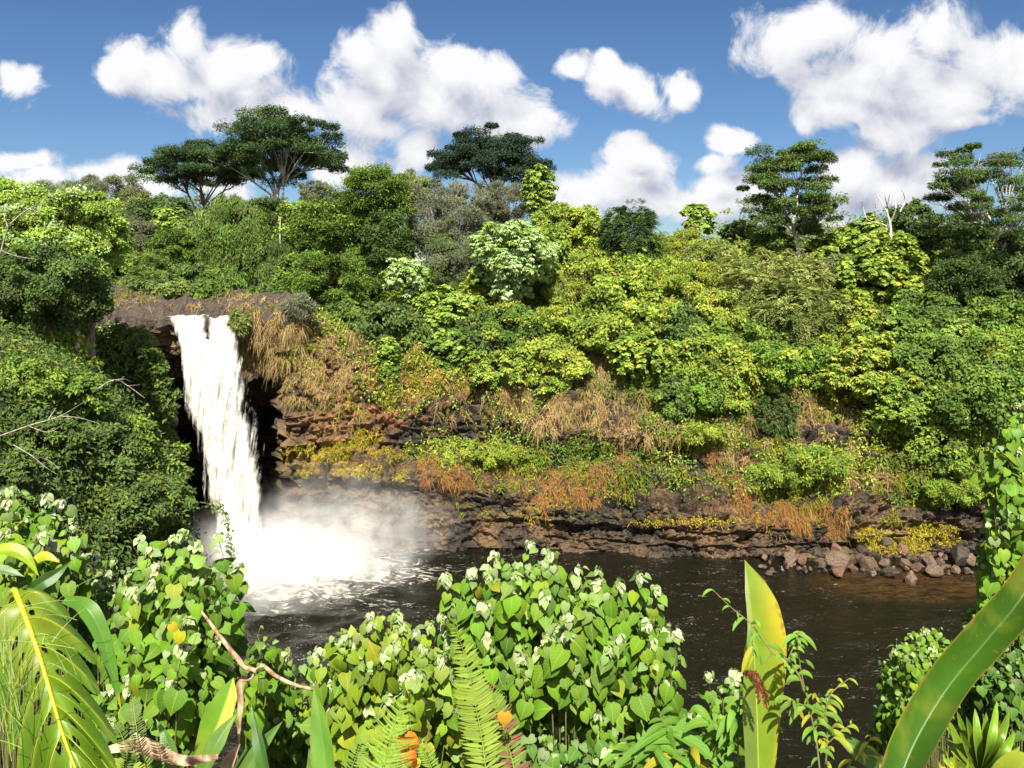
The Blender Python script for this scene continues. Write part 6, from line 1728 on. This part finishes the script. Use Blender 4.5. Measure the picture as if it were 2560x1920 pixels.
FG = 'fern fronds at the bottom of the middle'
fern('tall sword fern frond with golden-green leaflets in front of the big shrub', [(1222, 1985, 4.3), (1205, 1850, 4.4), (1188, 1760, 4.45), (1168, 1660, 4.5), (1134, 1555, 4.55)], [52, 52, 34, 15, 3], 50, (.15, .22, .018), width=.085, seed=1, group=FG)
fern('half-withered dark fern frond right of the tall one', [(1300, 1985, 4.5), (1275, 1880, 4.6), (1245, 1780, 4.65), (1205, 1690, 4.7)], [46, 44, 28, 12, 3], 36, (.11, .17, .02), width=.085, seed=2, group=FG, dead=.45)
fern('pale finely toothed fern frond left of the tall one', [(948, 1960, 3.6), (965, 1895, 3.65), (985, 1815, 3.7), (1010, 1745, 3.8)], [72, 62, 34, 16, 4], 13, (.17, .27, .03), sweep=.25, seed=3, teeth=True, group=FG, droop=-.05)
fern('thin olive fern frond in the shade of the split leaf', [(380, 1960, 3.4), (352, 1870, 3.5), (338, 1800, 3.55), (330, 1735, 3.6)], [22, 22, 16, 8, 3], 34, (.11, .13, .04), width=.09, seed=4, group=FG)
fern('small feathery fern frond left of the lily leaves', [(300, 1960, 3.6), (318, 1890, 3.6), (300, 1830, 3.6), (272, 1790, 3.6)], [20, 20, 14, 8, 3], 28, (.08, .13, .03), width=.09, seed=5, group=FG)
fern('little bright fern frond by the orange leaves', [(1090, 1960, 3.9), (1075, 1910, 3.9), (1060, 1875, 3.9), (1045, 1845, 3.9)], [26, 24, 16, 8, 3], 20, (.14, .24, .03), width=.10, seed=6, group=FG)
fern('low fern frond at the bottom between fern and shrub', [(860, 1960, 3.8), (885, 1905, 3.8), (900, 1865, 3.8), (925, 1830, 3.8)], [26, 24, 16, 8, 3], 20, (.12, .21, .03), width=.10, seed=7, group=FG)

# ------------------------------------------------------------------ dry twig with its withered sheath
o = thing('dry_twig', 'bent brown dry twig with a fork in front of the dark water at the left', 'twig', tuple(P(598, 1702, 4.4)))
tw = MB()
tw.tube(spline([P(598, 1702, 4.4), P(622, 1700, 4.4), P(634, 1688, 4.4), P(636, 1676, 4.4), P(612, 1668, 4.4), P(593, 1645, 4.4), P(549, 1590, 4.45), P(520, 1550, 4.5), P(503, 1528, 4.55)], 40),
        np.interp(np.linspace(0, 1, 40), [0, .3, .42, .6, 1], [.007, .008, .013, .015, .006]) * .95, 7)
tw.tube(spline([P(636, 1676, 4.4), P(655, 1664, 4.4), P(668, 1672, 4.4), P(690, 1690, 4.38), P(734, 1711, 4.36), P(786, 1724, 4.35)], 34), np.interp(np.linspace(0, 1, 34), [0, .25, .5, 1], [.006, .011, .012, .008]), 7)
tw.build('branch', M_DRY, o, smooth=True)
mb, rib, c3 = blade_mesh([(604, 1700, 4.38), (604, 1750, 4.36), (600, 1810, 4.34), (597, 1872, 4.32)], [(0, 10), (.3, 13), (.7, 8), (1, 2)], [(0, 12), (.3, 13), (.7, 7), (1, 2)], fold=.9, col=flat((.20, .085, .045)), seed=31, wave=.2)
mb.build('withered_sheath', M_DRY, o, smooth=True)
o2 = thing('dried_bract', 'crumpled pinkish-brown dried bract under the withered sheath', 'dried leaf', tuple(P(585, 1930, 4.3)))
mb, rib, c3 = blade_mesh([(578, 1950, 4.3), (575, 1915, 4.28), (585, 1885, 4.28), (600, 1860, 4.3)], [(0, 12), (.4, 26), (1, 2)], [(0, 12), (.4, 20), (1, 2)], fold=.7, col=flat((.36, .24, .19)), seed=32, wave=.25)
mb.build('bract', leaf_material('dried_bract', .7, .2, .2, nscale=30.0, mottling=.35), o2, smooth=True)
o3 = thing('dead_leaf_base', 'curled brown dead leaf lying along the bottom edge at the left', 'dried leaf', tuple(P(480, 1900, 3.9)))
mb, rib, c3 = blade_mesh([(250, 1880, 3.7), (330, 1868, 3.75), (400, 1890, 3.8), (470, 1905, 3.85), (545, 1895, 3.9)], [(0, 6), (.3, 26), (.6, 18), (1, 8)], [(0, 8), (.3, 22), (.6, 16), (1, 8)], fold=.6, col=flat((.22, .15, .11)), seed=33, wave=.3, face=(0, -.7, .9))
mb.build('leaf_blade', M_DRY, o3, smooth=True)

# ------------------------------------------------------------------ slender sprigs with curling leaves at the right
def sprig(label, stem, Y, leaf_px, n, cc, seed=0, group=None, curl=1.0, w=.10, spread=1.0, extra=()):
    r_ = np.random.default_rng(seed)
    C = spline(np.array([P(x, y, Y) for x, y in stem]), 50); s = Y / F
    o = thing('leafy_sprig', label, 'sprig', tuple(C[0]), group)
    mb = MB().tube(C, np.linspace(.006, .002, 50) * Y / 4.3, 6)
    fo = MB()
    T = unit(np.gradient(C, axis=0))
    paths = [C] + [spline(np.array([P(x, y, Y) for x, y in e]), 24) for e in extra]
    for e in paths[1:]: mb.tube(e, np.linspace(.004, .0015, 24) * Y / 4.3, 5)
    for pi_, pth in enumerate(paths):
        Tt = unit(np.gradient(pth, axis=0)); m = n if pi_ == 0 else max(4, n // 2)
        k = np.linspace(len(pth) * .12, len(pth) - 1, m).astype(int)
        for q_ in range(m):
            sd = 1 if q_ % 2 else -1
            d = unit(sd * np.array([1, 0, 0]) * spread + Tt[k[q_]] * .5 + r_.normal(size=3) * .45 + np.array([0, -.25, .15]))
            L = leaf_px * s * r_.uniform(.65, 1.2) * (1.0 if q_ < m * .8 else .6)
            x = np.linspace(0, 1, 10)[:, None]
            mid_ = pth[k[q_]] + d * L * x * (1 - .25 * x * curl) - UPV * (.55 * curl * L * x ** 2.0) + np.array([0, -.1, 0]) * L * x
            Tm = unit(np.gradient(mid_, axis=0)); sdv = unit(np.cross(Tm, np.array([.25 * r_.normal(), -1, .4])))
            wd = (w * L * np.sin(np.pi * np.clip(x * .9 + .08, 0, 1)) ** .8)
            V = np.stack([mid_ - sdv * wd, mid_ + UPV * 0 - np.cross(Tm, sdv) * wd * .25, mid_ + sdv * wd], 1)
            i, j = np.meshgrid(np.arange(9), np.arange(2), indexing='ij')
            f_ = np.stack([i * 3 + j, i * 3 + j + 1, (i + 1) * 3 + j + 1, (i + 1) * 3 + j], -1).reshape(-1, 4)
            c_ = np.array(cc) * r_.uniform(.75, 1.25)
            if r_.random() < (.05 if leaf_px > 60 else .14): c_ = np.array([.24, .22, .010])
            U = np.stack([np.tile(x, (1, 3)), np.tile(np.array([[-.4, 0, .4]]), (10, 1))], -1)
            fo.add(V.reshape(-1, 3), f_, np.tile(c_, (30, 1)), U.reshape(-1, 2))
    mb.build('stem', M_STEM, o, smooth=True)
    fo.build('leaves', M_HEART, o, smooth=True)
    return o


GS = 'slender sprigs beside the upright leaf'
sprig('slender sprig with curling leaves crossing in front of the upright leaf', [(2010, 1730), (1997, 1690), (1970, 1650), (1932, 1632), (1880, 1563), (1832, 1522), (1781, 1474)], 3.9, 52, 15, (.10, .20, .02), 1, GS, extra=[[(1880, 1563), (1880, 1600), (1884, 1640)], [(1970, 1650), (1990, 1600), (1997, 1578)]])
sprig('slender leafy sprig standing just right of the upright leaf', [(2052, 1960), (2042, 1860), (2030, 1800), (2010, 1715), (1998, 1645), (1994, 1580)], 4.0, 56, 18, (.09, .18, .02), 2, GS, extra=[[(2020, 1770), (1990, 1755), (1958, 1740)], [(2035, 1830), (2060, 1780), (2075, 1740)]])
sprig('yellowing sprig with drooping leaves right of the other sprigs', [(2060, 1960), (2068, 1850), (2066, 1770), (2080, 1732), (2121, 1697)], 4.1, 54, 14, (.20, .24, .015), 3, GS, extra=[[(2066, 1790), (2050, 1750), (2030, 1735)], [(2068, 1860), (2100, 1830), (2130, 1810)]])
sprig('low sprig with yellow leaves at the bottom beside the huge leaf', [(2100, 1960), (2130, 1900), (2165, 1865), (2178, 1840)], 3.8, 40, 9, (.22, .25, .015), 4, GS, extra=[[(2140, 1890), (2190, 1890), (2200, 1900)]])
GLN = 'lance-leaved plants at the bottom right of the middle'
sprig('bushy lance-leaved plant at the foot of the big shrub', [(1700, 1980), (1690, 1900), (1680, 1840), (1650, 1790)], 4.4, 115, 20, (.07, .17, .016), 5, GLN, curl=.7, w=.095, extra=[[(1690, 1900), (1740, 1850), (1790, 1835)], [(1690, 1900), (1640, 1870), (1600, 1860)], [(1695, 1930), (1760, 1900), (1800, 1910)]])
sprig('lance-leaved plant with long drooping leaves left of the upright leaf', [(1850, 1980), (1845, 1880), (1848, 1790), (1850, 1705)], 4.3, 105, 16, (.08, .18, .016), 6, GLN, curl=.9, w=.095, extra=[[(1848, 1800), (1880, 1760), (1890, 1720)], [(1846, 1860), (1800, 1820), (1770, 1800)]])
sprig('lance-leaved shoots low at the bottom left of the upright leaf', [(1600, 1985), (1590, 1920), (1580, 1880), (1560, 1850)], 4.5, 90, 14, (.09, .19, .02), 7, GLN, curl=.6, w=.095)
o = thing('seed_spike', 'drooping reddish-brown seed spike in front of the upright leaf', 'seed spike', tuple(P(1858, 1678, 3.95)))
sp_ = MB()
for (a, b, c) in (((1858, 1678), (1890, 1700), (1918, 1770)), ((1858, 1678), (1885, 1695), (1898, 1755)), ((1862, 1678), (1895, 1690), (1920, 1745))):
    C = spline(np.array([P(*a, 3.95), P(*b, 3.93), P(*c, 3.92)]), 40)
    sp_.tube(C, .0022, 5, np.array([.2, .05, .02]))
    kk = np.repeat(np.arange(6, 40), 5)
    leaves(sp_, DIA, C[kk] + rf.normal(size=(len(kk), 3)) * .003, rdir(rf, len(kk)), rdir(rf, len(kk)), .012, pick(rf, [(.12, .035, .02, 2), (.17, .06, .03, 1)], len(kk)), np.full(len(kk), 1.4))
sp_.build('seeds', M_GRASS, o)

# ------------------------------------------------------------------ strap-leaved rosettes at the lower right
def rosette(label, base, Y, tips, wpx, cc, seed, tipc=None):
    r_ = np.random.default_rng(seed)
    o = thing('strap_rosette', label, 'plant', tuple(P(base[0], base[1], Y)))
    for (x, y) in tips:
        mx_, my = (base[0] + x) / 2 + (x - base[0]) * .12, (base[1] + y) / 2 + r_.normal() * 6
        c_ = np.array(cc) * r_.uniform(.75, 1.3)
        def colf(u, s, c_=c_):
            e_ = np.clip((np.abs(u) - .75) * 5, 0, 1)[..., None] * .6
            return (c_ * (1 - e_) + np.array([.28, .30, .02]) * e_) * np.ones(u.shape + (1,))
        mb, rib, c3 = blade_mesh([(base[0], base[1], Y), (mx_, my, Y - .12 + r_.normal() * .05), (x, y, Y - .05 + r_.normal() * .12)], [(0, wpx * .5), (.5, wpx), (.85, wpx * .6), (1, 0)], [(0, wpx * .5), (.5, wpx), (.85, wpx * .6), (1, 0)], col=colf, seed=int(x + y), ns=24, nu=3, fold=.45)
        mb.build('leaf', M_BLADE, o, smooth=True)
    return o


rosette('strap-leaved rosette with yellow leaf edges below the huge leaf', (2450, 1935), 4.4, [(2354, 1831), (2372, 1800), (2392, 1776), (2415, 1790), (2437, 1770), (2465, 1780), (2492, 1752), (2523, 1776), (2537, 1828), (2500, 1800), (2340, 1870), (2400, 1830), (2470, 1830), (2550, 1865)], 14, (.10, .20, .016), 5)
rosette('low rosette of yellowing strap leaves at the bottom right', (2400, 1960), 4.0, [(2335, 1880), (2360, 1865), (2385, 1885), (2320, 1915), (2420, 1890)], 9, (.26, .26, .014), 6)

# ------------------------------------------------------------------ coloured single leaves caught between the shrubs
CL = 'orange and yellow fading leaves'
for lab, x, y, Yd, sz, cc in [('large orange leaf with a yellow edge beside the toothed fern', 1012, 1842, 3.9, 54, (.42, .15, .010)), ('orange-red leaf under the larger orange one', 1018, 1882, 3.85, 40, (.38, .09, .010)),
                              ('yellow leaf right of the orange ones', 1066, 1862, 4.0, 40, (.34, .28, .012)), ('bright yellow leaf at the bottom beside the orange-red one', 1040, 1896, 3.9, 32, (.40, .31, .010)),
                              ('orange-tipped leaf between the two tall fern fronds', 1262, 1782, 4.4, 34, (.38, .19, .015)), ('yellow leaf on the tall left shrub', 452, 1580, 5.0, 34, (.28, .28, .010)), ('golden leaf hanging in the tall left shrub', 428, 1560, 5.0, 24, (.34, .24, .012))]:
    p_ = P(x, y, Yd); s = Yd / F
    o = thing('fading_leaf', lab, 'leaf', tuple(p_), CL)
    mb = MB()
    leaves(mb, HEART, p_[None], np.array([[rf.normal() * .4, -.3, -1.0]]), np.array([[-.1, -1, .45]]), np.array([sz * s]), np.array([cc]))
    mb.build('leaf_blade', M_HEART, o, smooth=True)
    MB().tube(bez(p_, p_ + np.array([0, .03, .03]), p_ + np.array([.01, .08, .05]), 5), .0016, 4).build('stalk', M_STEM, o)

# ------------------------------------------------------------------ dead pale branches
M_DEAD = bark_material('dead_wood', (.15, .13, .11), (.32, .29, .25))


def bare(name, label, cat, paths, Yd, r0, mat=M_DEAD, group=None):
    o = thing(name, label, cat, tuple(P(*paths[0][0], Yd)), group)
    mb = MB(); r_ = np.random.default_rng(int(paths[0][0][0]))
    for i, p_ in enumerate(paths):
        C = spline(np.array([P(x, y, Yd + r_.normal() * .01 * Yd) for x, y in p_]), 16)
        mb.tube(C, np.linspace(r0 * (1 if i == 0 else .6), r0 * .2, 16), 5)
    mb.build('branches', mat, o, smooth=True)
    return o


DB = 'dead pale branches'
bare('dead_branch', 'white dead branch arching out of the left bank above the hollow', 'branch', [[(240, 975), (285, 950), (320, 965), (362, 995)], [(285, 950), (310, 948), (330, 955)], [(320, 965), (350, 962)]], 44, .05, group=DB)
bare('dead_branch', 'long pale dead branch lying across the dark left bank at the edge', 'branch', [[(0, 1090), (70, 1065), (150, 1040), (210, 1005)], [(150, 1040), (200, 1045), (250, 1060)], [(70, 1065), (120, 1080), (160, 1060)], [(120, 1050), (140, 1020)]], 32, .038, group=DB)
bare('dead_branch', 'thin pale dead twigs low on the shaded left bank', 'branch', [[(30, 1110), (80, 1140), (110, 1165), (150, 1190)], [(80, 1140), (120, 1150), (148, 1172)]], 32, .03, group=DB)
bare('dead_branch', 'pale dead branch at the top left edge among leaves', 'branch', [[(0, 640), (20, 570), (60, 530), (110, 505)], [(20, 570), (10, 530), (25, 490)], [(0, 625), (40, 640), (90, 648)]], 42, .05, group=DB)
bare('dead_tree', 'dead white tree with upswept bare branches on the ridge skyline', 'tree', [[(2228, 600), (2226, 560), (2218, 525), (2225, 480)], [(2226, 560), (2240, 520), (2250, 478)], [(2224, 570), (2205, 560), (2170, 550), (2158, 520), (2154, 500)], [(2218, 530), (2200, 500), (2192, 482)], [(2220, 520), (2212, 490)], [(2240, 520), (2235, 490)], [(2250, 530), (2262, 500), (2255, 474)], [(2190, 520), (2188, 490)]], 97, .15, mat=M_PALEBARK)
bare('dead_tree', 'bare forked dead trunk in the dark tree above the waterfall', 'tree', [[(702, 640), (700, 580), (703, 530), (712, 492)], [(705, 510), (694, 490), (690, 486)], [(704, 525), (714, 505), (724, 498)]], 98, .14)

# hanging vine strand beside the fall
o = thing('hanging_vine', 'thin leafy vine hanging in front of the mist beside the waterfall', 'vine', tuple(P(530, 1262, 22)))
C = spline(np.array([P(500, 1255, 22), P(545, 1268, 22), P(568, 1300, 22), P(572, 1345, 22), P(585, 1385, 22)]), 60)
MB().tube(C, .008, 4).build('stem', M_STEM, o)
mb = MB(); kk = np.repeat(np.arange(4, 60), 3)
leaves(mb, DIA, C[kk] + rf.normal(size=(len(kk), 3)) * .05, rdir(rf, len(kk)) - UPV * .6, rdir(rf, len(kk)) + np.array([0, -1, .5]), rf.uniform(.06, .14, len(kk)), pick(rf, 'mid', len(kk)))
mb.build('leaves', M_LEAF, o)

# thin wild grass at the left edge
g = MB()
for k in range(60):
    x, y = rf.uniform(0, 260), rf.uniform(1500, 1900); Yd = rf.uniform(2.2, 2.45)
    p0_ = P(x, y, Yd); e = p0_ + np.array([rf.normal() * .10, rf.normal() * .05, rf.uniform(.0, .16)])
    if k > 16: p0_ = P(rf.uniform(-20, 60), rf.uniform(1620, 1920), Yd); e = p0_ + np.array([rf.normal() * .06, -.02, rf.uniform(.08, .22)])
    g.tube(bez(p0_, (p0_ + e) / 2 + UPV * .02, e, 6), np.linspace(.0012, .0004, 6), 3, np.array((.26, .32, .10)))
tag(g.build('grass', M_GRASS), 'thin wild grass stalks around the split leaf', kind='stuff')
# undergrowth filling the ground of the lookout slope
g = MB()
n = 9000
xx = rf.uniform(-7, 8.5, n); yy = rf.uniform(5.0, 17, n)
zz = np.array([ground_z(a, b, 40, 15) for a, b in zip(xx, yy)])
pp = np.stack([xx, yy, zz + rf.uniform(.0, .9, n)], -1)
leaves(g, HEART, pp, unit(rf.normal(size=(n, 3)) - UPV * .7), unit(rf.normal(size=(n, 3)) * .6 + UPV + np.array([0, -.5, 0])), rf.uniform(.10, .24, n), pick(rf, 'heartd', n), np.full(n, .9))
tag(g.build('undergrowth', M_HEART, smooth=True), 'dark leafy undergrowth on the slope below the lookout', kind='stuff')
